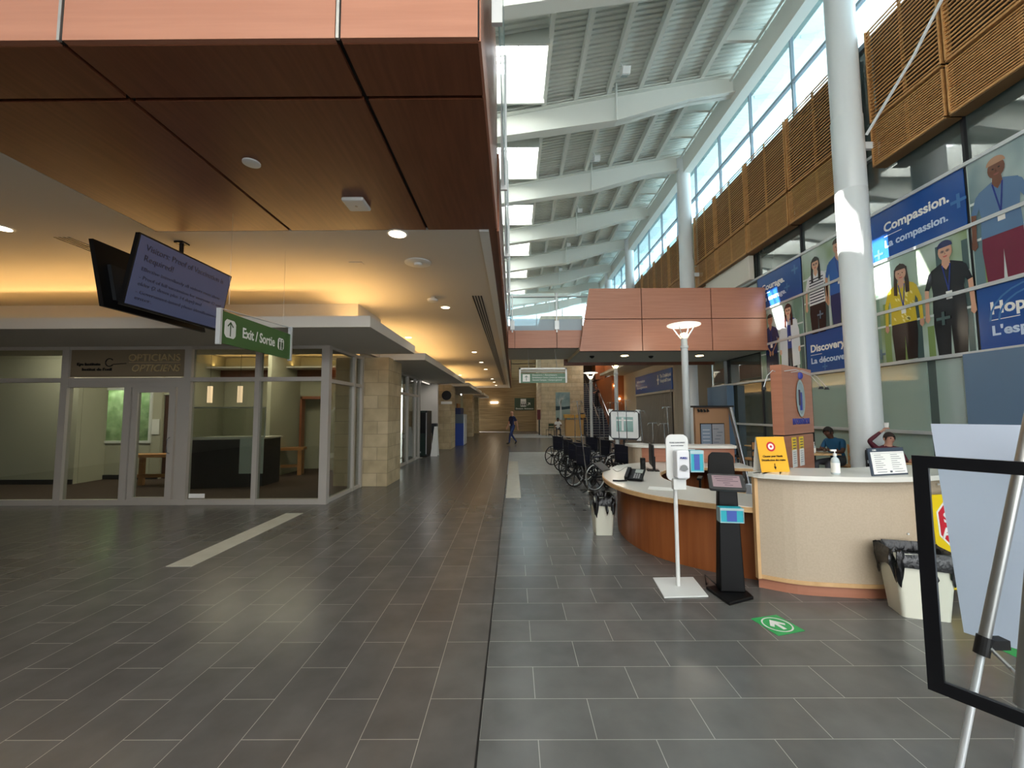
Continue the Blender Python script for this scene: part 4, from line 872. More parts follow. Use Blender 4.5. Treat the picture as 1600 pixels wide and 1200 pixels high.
lamp_post(4.52, 10.85, 'white uplighter lamp post just in front of the footbridge')
lamp_post(4.5, 24.0, 'farthest uplighter lamp post, in front of the limestone wall')
lamp_post(4.55, 18.3, 'uplighter lamp post beyond the footbridge whose disc is hidden by it')

# ================================================================ RECEPTION DESK
ZD = .755
OUT = [(2.45, 4.03), (2.05, 4.27), (1.75, 4.52), (1.5, 4.83), (1.34, 5.22), (1.28, 5.7), (1.33, 6.25), (1.5, 6.8), (1.85, 7.35), (2.35, 7.72), (2.9, 7.86), (3.5, 7.8), (4.1, 7.6)]
INN = [(2.85, 4.62), (2.6, 4.78), (2.38, 4.98), (2.2, 5.25), (2.12, 5.55), (2.1, 5.9), (2.16, 6.2), (2.28, 6.5), (2.45, 6.75), (2.75, 6.95), (3.05, 7.02), (3.45, 6.98), (3.95, 6.85)]
def smooth_line(P, n=4):
    r = []
    for i in range(len(P)-1):
        p0 = Vector(P[max(i-1, 0)]).to_3d(); p1 = Vector(P[i]).to_3d(); p2 = Vector(P[i+1]).to_3d(); p3 = Vector(P[min(i+2, len(P)-1)]).to_3d()
        for k in range(n):
            t = k/n; r.append(.5*((2*p1)+(p2-p0)*t+(2*p0-5*p1+4*p2-p3)*t*t+(3*p1-p0-3*p2+p3)*t**3))
    r.append(Vector(P[-1]).to_3d()); return [(v.x, v.y) for v in r]
def inset(P, d):
    r = []
    for i, p in enumerate(P):
        a = Vector(P[max(i-1, 0)]); b = Vector(P[min(i+1, len(P)-1)]); t = (b-a).normalized(); r.append((p[0]+t.y*d, p[1]-t.x*d))
    return r
def strip(A, B, z0, z1, mt=0, m=None):
    m = m or MB(); n = len(A); vs = [(x, y, z) for z in (z0, z1) for P in (A, B) for x, y in P]; fs = []
    for i in range(n-1):
        a, b, c, d = i, i+1, n+i+1, n+i; k = 2*n
        fs += [(a, d, c, b), (a+k, b+k, c+k, d+k), (a, b, b+k, a+k), (d, d+k, c+k, c)]
    fs += [(0, 2*n, 3*n, n), (n-1, 2*n-1, 4*n-1, 3*n-1)]
    return m.add(vs, fs, mt)
so_, si_ = smooth_line(OUT), smooth_line(INN)
dk = thing('reception_desk', 'curved wooden reception desk with pale worktop', 'desk', (2.1, 5.6, 0))
strip(so_, si_, ZD-.03, ZD).build('worktop', COUNTER, dk)
e1 = inset(so_, -.012); strip(e1, inset(so_, .03), ZD-.055, ZD-.006).build('worktop_edge', MAPLE, dk)
strip(inset(si_, .012), inset(si_, -.02), ZD-.05, ZD-.006).build('worktop_inner_edge', MAPLE, dk)
ps_ = inset(so_, .2); strip(ps_, inset(ps_, .03), 0.0, ZD-.055).build('front_panel', WOODD, dk)
ip = inset(so_, .6); m = MB()
for k in (6, 14, 24, 34, 44): 
    if k < len(so_): a, b = ps_[k], ip[k]; d = Vector((b[0]-a[0], b[1]-a[1], 0)); m.box(0, d.length, -.015, .015, 0, ZD-.055, M=Matrix.Translation((a[0], a[1], 0)) @ Matrix.Rotation(math.atan2(d.y, d.x), 4, 'Z'))
m.build('support_panels', WOODD, dk)
# raised back counter
bc = thing('raised_counter', 'raised counter with pale top at the back of the reception desk', 'counter', (3, 7.8, 0))
BO = smooth_line([(2.2, 8.25), (2.25, 7.9), (2.5, 7.72), (2.9, 7.62), (3.5, 7.55), (4.0, 7.5)]); BI = smooth_line([(2.55, 8.35), (2.6, 8.15), (2.75, 8.05), (3.0, 8.0), (3.5, 7.95), (4.1, 7.9)])
strip(BO, BI, 1.02, 1.07).build('top', COUNTER, bc)
strip(inset(BO, -.1), inset(BO, -.14), 0.76, 1.02).build('front_panel', WOODP, bc); strip(inset(BO[:7], -.06), inset(BO[:7], -.1), 0, 1.02).build('end_panel', CREAM, bc)
strip(inset(BO, -.24), inset(BO, -.28), 0, 1.02).build('back_panel', WOODD, bc)
# tall counter at the right end
tc_ = thing('tall_counter', 'tall curved beige reception counter with white top', 'counter', (3.2, 4.0, 0))
PO = smooth_line([(2.33, 4.08), (2.6, 3.92), (2.96, 3.85), (3.31, 3.82), (3.7, 3.87), (4.1, 4.02), (4.5, 4.3)]); 
strip(PO, inset(PO, -.45), .1, 1.05).build('body', CREAM, tc_)
strip(inset(PO, -.03), inset(PO, -.4), 0, .1).build('kick_plate', WOODP, tc_)
strip(inset(PO, .008), inset(PO, .0), .1, .135).build('bottom_edging', MAPLE, tc_); box(-.012, .02, -.012, .03, .1, 1.05, M=Matrix.Translation((2.325, 4.06, 0)) @ Matrix.Rotation(.05, 4, 'Z')).build('side_edging', MAPLE, tc_)
TO = smooth_line([(2.28, 4.1), (2.36, 3.96), (2.6, 3.82), (2.96, 3.74), (3.31, 3.71), (3.72, 3.77), (4.15, 3.93), (4.55, 4.2)])
strip(TO, inset(TO, -.62), 1.05, 1.095).build('top', COUNTER, tc_, bevel=.012)
for i, (px, py) in enumerate(((1415, 833), (1462, 756))):
    p = at(px, py, 1, 3.86+.1*i); MB().cyl((p.x, p.y-.03, p.z), (p.x, p.y-.02, p.z), .009, n=10).build('screw_cap', WHITE, tc_)

# ================================================================ THINGS ON THE DESK
def put(px, py, z): return at(px, py, 2, z)
# desk phone
p = put(990, 752, ZD); ph = thing('desk_phone', 'black desk telephone on the curved reception worktop', 'telephone', (p.x, p.y, ZD))
T = Matrix.Translation((p.x, p.y, ZD)) @ Matrix.Rotation(-.55, 4, 'Z')
M2 = T @ Matrix.Translation((0, 0, .02)) @ Matrix.Rotation(.55, 4, 'X')
MB().box(-.12, .12, -.02, .2, 0, .03, M=M2).build('body', BLACK, ph, bevel=.008); MB().box(.0, .1, .11, .18, .03, .034, M=M2).build('display', pbr('lcd', (150, 158, 150), .3), ph)
MB().box(-.115, -.06, -.03, .19, .03, .065, M=M2).build('handset', BLACK, ph, bevel=.012)
m = MB()
for i in range(4):
    for j in range(3): m.box(.0+.03*j, .02+.03*j, .0+.025*i, .015+.025*i, .03, .036, M=M2)
m.build('keypad', pbr('keys', (150, 150, 150), .5), ph); MB().box(-.1, .1, .05, .12, -.0, .09, M=T).build('stand', BLACK, ph)
MB().tube([(p.x-.1, p.y-.05, ZD+.02), (p.x-.2, p.y-.02, ZD+.01), (p.x-.28, p.y-.0, ZD+.012)], .012, 6).build('cable', BLACK, ph)
# monitor seen from the side and printer box
p = put(1019, 735, ZD); mo = thing('monitor', 'black computer monitor seen edge-on on the reception desk', 'monitor', (p.x, p.y, ZD))
T = Matrix.Translation((p.x, p.y, ZD)) @ Matrix.Rotation(1.35, 4, 'Z')
MB().box(-.25, .25, -.012, .02, .08, .42, M=T).build('panel', BLACK, mo, bevel=.008); MB().box(-.24, .24, .02, .022, .1, .41, M=T).build('screen', DARKM, mo); MB().box(-.03, .03, -.05, -.01, .01, .22, M=T).build('stand', BLACK, mo); MB().box(-.12, .12, -.1, .08, 0, .012, M=T).build('foot', BLACK, mo)
p = put(1005, 735, ZD); t = thing('card_reader', 'black upright speaker unit beside the edge-on monitor', 'speaker', (p.x, p.y, ZD)); box(p.x-.04, p.x+.03, p.y-.04, p.y+.03, ZD, ZD+.2).build('body', BLACK, t, bevel=.01); MB().cyl((p.x, p.y-.045, ZD+.14), (p.x, p.y-.04, ZD+.14), .02).build('cone', DARKM, t)
# tablet lying at the left tip
p = put(944, 738, ZD); t = thing('sign_in_tablet', 'grey tilted tablet at the left tip of the reception desk', 'tablet', (p.x, p.y, ZD))
T = Matrix.Translation((p.x+.05, p.y+.08, ZD+.01)) @ Matrix.Rotation(.9, 4, 'Z') @ Matrix.Rotation(.6, 4, 'X'); MB().box(-.14, .14, 0, .2, 0, .015, M=T).build('body', DARKM, t, bevel=.004); MB().box(-.12, .12, .015, .185, .015, .017, M=T).build('screen', pbr('dim_screen', (52, 56, 62), .5), t)
MB().box(-.05, .05, .12, .14, -.07, 0, M=T).build('prop', DARKM, t)
p = put(1040, 765, ZD); t = tag(box(-.18, .12, -.1, .1, 0, .003, M=Matrix.Translation((p.x, p.y+.05, ZD)) @ Matrix.Rotation(-.4, 4, 'Z')).build('paper_sheets', SIGNW), 'white paper sheets lying on the front of the curved worktop', 'paper')
pts = [put(958+6*i, 733+4*math.sin(i*1.3), ZD+.006) for i in range(12)]
tag(MB().tube(pts, .004, 6).build('charging_cable', pbr('cable_grey', (180, 176, 170), .6), smooth=True), 'thin pale cable lying curled near the tablet on the worktop', 'cable')
# office chair
t = thing('office_chair', 'black office chair behind the reception desk', 'chair', (2.95, 6.0, 0))
T = Matrix.Translation((2.95, 6.0, 0)) @ Matrix.Rotation(-.5, 4, 'Z')
MB().box(-.24, .24, -.24, .24, .46, .54, M=T).build('seat', BLACK, t, bevel=.03)
T2 = T @ Matrix.Translation((0, .24, .58)) @ Matrix.Rotation(-.15, 4, 'X'); MB().prism([(-.13, 0), (.13, 0), (.18, .2), (.17, .44), (.12, .5), (-.12, .5), (-.17, .44), (-.18, .2)], -.025, .025, M=T2 @ Matrix.Rotation(PI/2, 4, 'X')).build('backrest', BLACK, t, bevel=.015)
MB().cyl(T @ Vector((0, .22, .5)), T2 @ Vector((0, 0, .1)), .02).build('back_post', BLACK, t); MB().cyl((2.95, 6, .12), (2.95, 6, .46), .03).build('gas_column', BLACK, t)
for k in range(5):
    a = k*2*PI/5; MB().tube([(2.95, 6, .12), (2.95+.28*math.cos(a), 6+.28*math.sin(a), .07)], [.03, .018], 6).build('base_arm', BLACK, t); MB().cyl((2.95+.28*math.cos(a), 5.985+.28*math.sin(a), .03), (2.95+.28*math.cos(a), 6.015+.28*math.sin(a), .03), .03).build('caster', RUB, t)
for s in (-1, 1): MB().box(s*.27-.03, s*.27+.03, -.12, .14, .7, .73, M=T).build('armrest', BLACK, t); MB().box(s*.27-.015, s*.27+.015, -.0, .04, .48, .7, M=T).build('armrest_post', BLACK, t)
# tissue box and clutter shelf behind
t = thing('under_counter_shelf', 'low wooden shelf unit behind the tall counter', 'shelf', (3.1, 5.3, 0)); box(2.95, 3.6, 5.2, 5.6, 0, .60).build('body', WOODD, t); box(2.93, 3.62, 5.18, 5.62, .60, .62).build('top', MAPLE, t)
t = thing('tissue_box', 'blue and white tissue box behind the tall counter', 'box', (3.05, 5.28, .62)); box(2.93, 3.13, 5.2, 5.32, .62, .77).build('carton', pbr('carton_white', (206, 216, 230), .5), t); box(2.935, 3.125, 5.197, 5.2, .63, .68).build('printed_band', pbr('carton_blue', (66, 112, 190), .5), t)
t = tag(box(3.2, 3.5, 5.22, 5.5, .62, .74).build('document_tray', BLACK, bevel=.01), 'black document tray beside the tissue box', 'tray')
# yellow handwash sign (tent)
ZT = 1.095
a = put(1190, 738, ZT); b = put(1234, 737, ZT); 
t = thing('yellow_tent_sign', 'yellow tent sign with red ring symbol and down arrow on the tall counter', 'sign', ((a.x+b.x)/2, a.y, ZT))
w = (b-a).length; hh = (738-686)/647*a.y*1.03
u = (b-a).normalized(); n = Vector((u.y, -u.x, 0)); YEL = pbr('sign_yellow', (236, 176, 44), .45)
def TP(s, v, o=0): return a+u*s*w+Vector((0, 0, v*hh))-n*.06*v*1.0+n*(.003+o)
m = MB(); m.add([TP(0, 0), TP(1, 0), TP(1, 1), TP(0, 1), TP(0, 0, -.004), TP(1, 0, -.004), TP(1, 1, -.004), TP(0, 1, -.004)], [(0, 1, 2, 3), (7, 6, 5, 4), (0, 4, 5, 1), (1, 5, 6, 2), (2, 6, 7, 3), (3, 7, 4, 0)]); m.build('front_sheet', YEL, t)
bk = -n*.12; m = MB(); m.add([TP(0, 0)+bk, TP(1, 0)+bk, TP(1, 1, -.005), TP(0, 1, -.005), TP(0, 0, -.004)+bk, TP(1, 0, -.004)+bk, TP(1, 1, -.009), TP(0, 1, -.009)], [(0, 1, 2, 3), (7, 6, 5, 4), (0, 4, 5, 1), (1, 5, 6, 2), (2, 6, 7, 3), (3, 7, 4, 0)]); m.build('back_sheet', SIGNW, t)
upv = (TP(0, 1)-TP(0, 0)).normalized(); REDM = pbr('sign_red', (196, 34, 50), .45)
def ring(m, c, r0, r1, k=0, n_=28):
    for i in range(n_):
        a0, a1 = 2*PI*i/n_, 2*PI*(i+1)/n_; m.poly([c+u*math.cos(x)*r+upv*math.sin(x)*r for r, x in ((r0, a0), (r1, a0), (r1, a1), (r0, a1))], k)
m = MB(); ring(m, TP(.47, .72, .002), .03, .047); m.build('red_ring', REDM, t); m = MB(); ring(m, TP(.47, .72, .0015), .0, .03); m.build('white_disc', SIGNW, t)
m = MB(); ring(m, TP(.47, .72, .003), 0, .012); m.build('hand_symbol', REDM, t)
text('Cleanse your Hands', TP(.12, .42, .002), u, upv, .028, BLACK, t, width=w*.7); text('Désinfection des mains', TP(.06, .31, .002), u, upv, .028, BLACK, t, width=w*.84)
m = MB(); c = TP(.5, .15, .003); m.poly([c+u*x*.02+upv*y*.03 for x, y in ((0, -1), (.7, 0), (.2, 0), (.2, 1), (-.2, 1), (-.2, 0), (-.7, 0))]); m.build('arrow', BLACK, t)
# pump bottles
def pump(c, h, lab, r=.035):
    t = thing('pump_bottle', lab, 'bottle', c)
    x, y, z = c; k = h/.22
    MB().lathe([(r*.9, 0), (r, .006*k), (r, .11*k), (r*.8, .135*k), (r*.35, .15*k), (r*.35, .16*k)], c, 20).build('bottle', pbr('gel_clear', (206, 220, 224), .15, alpha=.8), t, smooth=True)
    MB().lathe([(r*1.01, .015*k), (r*1.01, .1*k)], c, 20).build('sticker', SIGNW, t, smooth=True)
    MB().lathe([(r*.45, .158*k), (r*.45, .178*k), (r*.15, .18*k), (r*.15, .2*k)], c, 12).box(x-.035*k, x+.012*k, y-.008, y+.008, z+.198*k, z+.214*k).build('pump', WHITE, t)
p = put(1306, 741, ZT); pump((p.x, p.y, ZT), .235, 'clear hand gel pump bottle on the tall counter')
# menu/list sign holder
a = put(1365, 744, ZT); b = put(1419, 741, ZT); w = (b-a).length; u = (b-a).normalized(); n = Vector((u.y, -u.x, 0)); hh = .245
t = thing('list_sign', 'white printed list in a dark-headed stand on the tall counter', 'sign', ((a.x+b.x)/2, a.y, ZT))
def TP(s, v, o=0): return a+u*s*w+Vector((0, 0, v*hh))-n*.03*v+n*(.002+o)
def tp_slab(nm, mt, s0, s1, v0, v1, o0, o1):
    return MB().add([TP(s, v, o) for o in (o0, o1) for s, v in ((s0, v0), (s1, v0), (s1, v1), (s0, v1))], [(0, 1, 2, 3), (7, 6, 5, 4), (0, 4, 5, 1), (1, 5, 6, 2), (2, 6, 7, 3), (3, 7, 4, 0)]).build(nm, mt, t)
tp_slab('stand', pbr('slate_grey', (62, 72, 86), .4), -.03, 1.0, 0, 1, -.012, -.001); tp_slab('sheet', SIGNW, .02, .98, .06, .86, 0, .002)
GREYI = pbr('ink_grey', (90, 94, 104), .6); upv = (TP(0, 1)-TP(0, 0)).normalized()
m = MB()
for c_ in (0.1, .57):
    for i in range(8):
        wd = (.2, .26, .3, .18, .24, .28, .2, .3)[i]; m.add([TP(c_, .74-.075*i, .003), TP(c_+wd, .74-.075*i, .003), TP(c_+wd, .755-.075*i, .003), TP(c_, .755-.075*i, .003)], [(0, 1, 2, 3)])
m.add([TP(.05, .805, .003), TP(.95, .805, .003), TP(.95, .812, .003), TP(.05, .812, .003)], [(0, 1, 2, 3)]); m.add([TP(.48, .1, .003), TP(.55, .1, .003), TP(.55, .17, .003), TP(.48, .17, .003)], [(0, 1, 2, 3)]); m.add([TP(.12, .12, .003), TP(.4, .12, .003), TP(.4, .14, .003), TP(.12, .14, .003)], [(0, 1, 2, 3)]); m.add([TP(.62, .12, .003), TP(.92, .12, .003), TP(.92, .14, .003), TP(.62, .14, .003)], [(0, 1, 2, 3)])
m.build('printed_lines', GREYI, t); text('CAFE', TP(.08, .9, .002), u, upv, .02, SIGNW, t)

# ================================================================ SANITIZER STAND, KIOSK
t = thing('sanitizer_stand', 'white hand sanitizer dispenser on a pole with square base', 'dispenser', (1.58, 4.12, 0))
B = [at(*q, 2, 0) for q in ((1020, 904), (1083, 903), (1107, 933), (1038, 935))]
MB().prism([(v.x, v.y) for v in B], 0, .012).build('base_plate', WHITE, t, bevel=.004)
MB().cyl((1.58, 4.12, .01), (1.58, 4.12, .98), .019, n=18).build('pole', WHITE, t, smooth=True)
def rr(w, h, r, n=6):
    P = []
    for cx, cy, a0 in ((w-r, h-r, 0), (-w+r, h-r, 90), (-w+r, -h+r, 180), (w-r, -h+r, 270)):
        for i in range(n+1): a = math.radians(a0+90*i/n); P.append((cx+r*math.cos(a), cy+r*math.sin(a)))
    return P
T = Matrix.Translation((1.60, 4.1, 1.235)) @ Matrix.Rotation(.0, 4, 'Z') @ Matrix.Rotation(PI/2, 4, 'X')
MB().prism(rr(.108, .225, .06), -.008, .008, M=T).build('back_board', WHITE, t)
MB().box(-.055, .055, -.0, .0, 0, 0).prism([(-.06, -.3), (.06, -.3), (.06, -.2), (-.06, -.2)], -.008, .05, M=T).build('drip_bracket', WHITE, t); 
MB().prism(rr(.062, .135, .02), .008, .11, M=T @ Matrix.Translation((.015, -.055, 0))).build('dispenser_body', pbr('dispenser_white', (226, 228, 232), .3), t, bevel=.012)
m = MB(); m.poly([T @ Vector((.015+.042*math.cos(a)*(1 if math.sin(a) < 0 else .8), -.085+.03*math.sin(a), .125)) for a in [math.radians(20*k) for k in range(18)]]); m.build('level_window', pbr('window_grey', (120, 124, 126), .3), t)
text('PURELL', T @ Vector((-.02, -.0, .123)), (1, 0, 0), (0, 0, 1), .026, pbr('ink_blue', (44, 52, 150), .4), t, width=.07, shear=.2, bold=.03)
text('PLEASE CLEAN HANDS', T @ Vector((-.075, .14, .009)), (1, 0, 0), (0, 0, 1), .018, GREYI, t, width=.15); text('INSTANT HAND SANITIZER', T @ Vector((-.06, .112, .009)), (1, 0, 0), (0, 0, 1), .012, GREYI, t, width=.12)
def mask_box(lab, c, w, h, dp, rz=0, flat=False):
    t = thing('glove_box', lab, 'box', c); T = Matrix.Translation(c) @ Matrix.Rotation(rz, 4, 'Z'); TEAL = pbr('teal_carton', (40, 170, 186), .45)
    MB().box(-w/2, w/2, -dp/2, dp/2, 0, h, M=T).build('carton', TEAL, t)
    MB().box(-w*.22, w*.22, -dp/2-.003, -dp/2, h*.1, h*.82, M=T).build('opening', pbr('carton_slot', (66, 92, 176), .5), t)
    MB().box(-w/2-.006, w/2+.006, -dp/2-.008, dp/2, h*.0, h*.06, M=T).box(-w/2-.006, -w/2, -dp/2-.008, dp/2, 0, h, M=T).box(w/2, w/2+.006, -dp/2-.008, dp/2, 0, h, M=T).box(-w/2, w/2, -dp/2-.008, -dp/2-.004, h*.84, h, M=T).build('clear_holder', pbr('holder_plastic', (196, 226, 230), .2, alpha=.6), t)
p = at(1087, 737, 1, 4.12); mask_box('teal mask box hung at the right of the sanitizer dispenser', (p.x, 4.12, p.z), .12, .21, .07)
MB().tube([(1.68, 4.11, 1.31), (p.x, 4.12, 1.31)], .005, 6).build('side_bracket', ALUW, t)
k_ = thing('tablet_kiosk', 'black floor-standing tablet kiosk in front of the reception desk', 'kiosk', (2.0, 3.95, 0))
B = [at(*q, 2, 0) for q in ((1103, 921), (1151, 914), (1178, 937), (1140, 947))]; MB().prism([(v.x, v.y) for v in B], 0, .03).build('base_plate', BLACK, k_, bevel=.008)
T = Matrix.Translation((2.01, 3.98, 0)) @ Matrix.Rotation(-.1, 4, 'Z')
MB().add([T @ Vector(q) for q in ((-.11, -.06, .03), (.11, -.06, .03), (.11, .06, .03), (-.11, .06, .03), (-.085, -.03, .98), (.085, -.03, .98), (.085, .03, .98), (-.085, .03, .98))], [(0, 3, 2, 1), (4, 5, 6, 7), (0, 1, 5, 4), (1, 2, 6, 5), (2, 3, 7, 6), (3, 0, 4, 7)]).build('column', pbr('kiosk_black', (4, 4, 5), .45, spec=.25), k_, bevel=.01)
T = Matrix.Translation((2.02, 4.0, 1.01)) @ Matrix.Rotation(-.35, 4, 'Z') @ Matrix.Rotation(.52, 4, 'X')
MB().prism(rr(.155, .115, .02), -.018, .012, M=T).build('tablet_frame', pbr('frame_grey', (64, 62, 62), .45), k_, bevel=.005)
MB().box(-.12, .12, -.085, .085, .0125, .014, M=T).build('screen', pbr('kiosk_screen', (150, 128, 132), .15, emit=.12), k_)
m = MB()
for i, (a0, a1) in enumerate(((-.1, .1), (-.09, .06), (-.08, .1), (-.03, .03), (-.02, .05))): m.box(a0, a1, .06-.03*i, .066-.03*i, .0145, .015, M=T)
m.build('screen_lines', pbr('ink_plum', (60, 40, 60), .5), k_)
p = at(1141, 815, 1, 3.86); mask_box('teal mask box clipped to the front of the black kiosk', (p.x, 3.86, p.z), .19, .13, .09, -.15)
MB().tube([(1.93, 4.05, .03), (1.83, 4.1, .12), (1.85, 4.12, .02), (1.9, 4.2, .01)], .006, 6).build('power_cable', BLACK, k_)

# ================================================================ BINS
def bin_(c, w0, d0, w1, d1, h, rz, lab):
    t = thing('waste_bin', lab, 'bin', c); T = Matrix.Translation(c) @ Matrix.Rotation(rz, 4, 'Z'); n = 7
    lo, hi = rr(w0/2, d0/2, .03), rr(w1/2, d1/2, .04)
    N = len(lo); m = MB(); vs = [T @ Vector((x, y, 0.0)) for x, y in lo]+[T @ Vector((x, y, h)) for x, y in hi]+[T @ Vector((x*.94, y*.94, h)) for x, y in hi]+[T @ Vector((x*.92, y*.92, .01)) for x, y in lo]
    fs = [(i, (i+1) % N, N+(i+1) % N, N+i) for i in range(N)]+[(N+i, N+(i+1) % N, 2*N+(i+1) % N, 2*N+i) for i in range(N)]+[(2*N+i, 2*N+(i+1) % N, 3*N+(i+1) % N, 3*N+i) for i in range(N)]+[tuple(range(N-1, -1, -1)), tuple(range(3*N, 4*N))]
    m.add(vs, fs).build('bin_body', BIN, t, smooth=True)
    rnd = random.Random(5); big = rr(w1/2, d1/2, .07, 12); K = len(big)
    rings = [(1.01, h-.2), (1.05, h-.15), (1.075, h-.09), (1.075, h-.035), (1.055, h+.005), (.99, h+.018), (.9, h-.01), (.84, h-.07), (.8, h-.16)]
    vs = []; m = MB(); ph_ = [rnd.uniform(0, 6) for _ in range(4)]
    for r, (s_, z) in enumerate(rings):
        for i, (x, y) in enumerate(big):
            q = 2*PI*i/K; wv = .35*math.sin(5*q+ph_[0]+r*.5)+.3*math.sin(9*q+ph_[1]-r*.8)+.25*math.sin(17*q+ph_[2]+r)
            k = s_*(1+(.085 if r < 5 else .05)*wv); dz = (.05*math.cos(4*q)+.07*wv) if r == 0 else (.02*math.cos(4*q)+.035*wv if r < 3 else .016*wv)
            vs.append(T @ Vector((x*k, y*k, z+dz)))
    fs = [(r*K+i, r*K+(i+1) % K, (r+1)*K+(i+1) % K, (r+1)*K+i) for r in range(len(rings)-1) for i in range(K)]
    m.add(vs, fs).add([vs[-K+i] for i in range(K)], [tuple(range(K))]).build('bin_liner', BAG, t, smooth=True)
    MB().tube([T @ Vector((w1*.05, -d1/2*1.1, h-.1)), T @ Vector((w1*.1, -d1/2*1.13, h-.18)), T @ Vector((w1*.08, -d1/2*1.12, h-.24))], [.015, .02, .004], 6).build('bag_knot', BAG, t)
bin_((3.36, 3.58, 0), .32, .24, .42, .32, .52, -.3, 'larger off-white waste bin with black liner at the tall counter')
bin_((1.24, 5.93, 0), .23, .26, .29, .36, .52, 0, 'smaller off-white waste bin with black liner at the desk tip')

# ================================================================ STOP SIGN BOARD, FLOOR STICKERS
a = at(1458, 774, 1, 3.75); b = at(1455, 888, 1, 3.75)
t = thing('stop_board', 'yellow floor board with red STOP ARRÊT octagon behind the larger bin', 'sign', (3.9, 3.8, 0))
T = Matrix.Translation((a.x, 3.72, 0)) @ Matrix.Rotation(.12, 4, 'Z') @ Matrix.Rotation(-.06, 4, 'X')
MB().box(0, .62, 0, .02, .12, a.z, M=T).build('board', pbr('board_yellow', (232, 200, 20), .45), t); MB().box(0, .02, .0, .3, 0, .14, M=T).box(.6, .62, .0, .3, 0, .14, M=T).build('feet', SIGNW, t)
zc = .68; oc = [(.29+.25*math.cos(math.radians(22.5+45*k)), zc+.25*math.sin(math.radians(22.5+45*k))) for k in range(8)]
MX = T @ Matrix(((1, 0, 0, 0), (0, 0, -1, 0), (0, 1, 0, 0), (0, 0, 0, 1)))
MB().prism([(.29+(x-.29)*1.07, zc+(y-zc)*1.07) for x, y in oc], .001, .003, M=MX).build('octagon_rim', SIGNW, t); MB().prism(oc, .003, .005, M=MX).build('octagon', REDM, t)
rt_, up2 = (T.to_3x3() @ Vector((1, 0, 0))), (T.to_3x3() @ Vector((0, 0, 1)))
text('STOP', T @ Vector((.1, -.006, .69)), rt_, up2, .12, SIGNW, t, width=.38, bold=.03); text('ARRÊT', T @ Vector((.07, -.006, .56)), rt_, up2, .12, SIGNW, t, width=.42, bold=.03)
for s, x, z, w in (('Screening', .14, 1.08, .4), ('station', .2, .97, .3), ('Station de', .2, .36, .34), ('dépistage', .16, .24, .4)):
    text(s, T @ Vector((x, -.002, z)), rt_, up2, .085, BLACK, t, width=w)
B = [at(*q, 2, 0) for q in ((1173, 967), (1213, 961), (1258, 986), (1216, 994))]; cc = sum(B, Vector())/4; e1_ = ((B[1]-B[0])+(B[2]-B[3])).normalized(); e2_ = ((B[0]-B[3])+(B[1]-B[2])).normalized()
t = thing('floor_arrow', 'green floor sticker with white arrow in a ring before the kiosk', 'sticker', (cc.x, cc.y, 0))
MB().add([(v.x, v.y, .001) for v in B]+[(v.x, v.y, .003) for v in B], [(3, 2, 1, 0), (4, 5, 6, 7), (0, 1, 5, 4), (1, 2, 6, 5), (2, 3, 7, 6), (3, 0, 4, 7)]).build('sticker', pbr('sticker_green', (42, 168, 92), .4), t)
m = MB()
for i in range(32):
    a0, a1 = 2*PI*i/32, 2*PI*(i+1)/32; m.poly([cc+e1_*math.cos(x)*r+e2_*math.sin(x)*r+Vector((0, 0, .0042)) for r, x in ((.1, a0), (.112, a0), (.112, a1), (.1, a1))])
m.build('ring', SIGNW, t)
m = MB(); m.poly([cc+e1_*x*.075+e2_*y*.08+Vector((0, 0, .0045)) for x, y in ((-.22, -.95), (.22, -.95), (.22, .1), (.7, -.35), (.95, -.05), (0, .95), (-.95, -.05), (-.7, -.35), (-.22, .1))]); m.build('arrow', SIGNW, t)
p = at(1592, 1024, 2, 0); tag(box(p.x-.05, p.x+.2, p.y-.1, p.y+.1, .001, .003).build('floor_sticker', pbr('sticker_green', (0, 0, 0))), 'second green floor sticker half hidden by the white board', 'sticker')

# ================================================================ FOREGROUND FRAME STAND AND EASEL
d = Vector((.658, -1, 0)).normalized(); A0 = Vector((1.29, 1.31, 0)); n = Vector((d.y, -d.x, 0))
A0 = at(1425, 711, 1, 1.31); ztop = A0.z; zbot = at(1452, 1075, 1, 1.31).z; A0 = Vector((A0.x, A0.y, 0)); Wd = .56
t = thing('frame_stand', 'black empty poster frame on a floor stand in the right foreground', 'sign stand', (A0.x+d.x*.28, A0.y+d.y*.28, 0))
def FB(s0, s1, z0, z1, nm, mt=BLACK, th=.008, o=0):
    q = [A0+d*s+n*(o+k*th) for k in (-1, 1) for s in (s0, s1)]
    return MB().add([(v.x, v.y, z) for z in (z0, z1) for v in q], [(0, 1, 3, 2), (4, 6, 7, 5), (0, 4, 5, 1), (2, 3, 7, 6), (0, 2, 6, 4), (1, 5, 7, 3)]).build(nm, mt, t)
fb = pbr('frame_black', (12, 13, 17), .35); bw = .036
FB(0, bw, zbot, ztop, 'frame_side', fb); FB(Wd-bw, Wd, zbot, ztop, 'frame_side', fb); FB(bw, Wd-bw, ztop-bw, ztop, 'frame_top', fb); FB(bw, Wd-bw, zbot, zbot+bw, 'frame_bottom', fb)
FB(.20, .30, .02, zbot, 'stand_post', fb, .01); FB(.0, .5, 0, .02, 'foot', fb, .16)
FB(bw, Wd-bw, zbot+bw, ztop-bw, 'clear_cover', glass('clear_acrylic', (250, 252, 252), .0), .001)
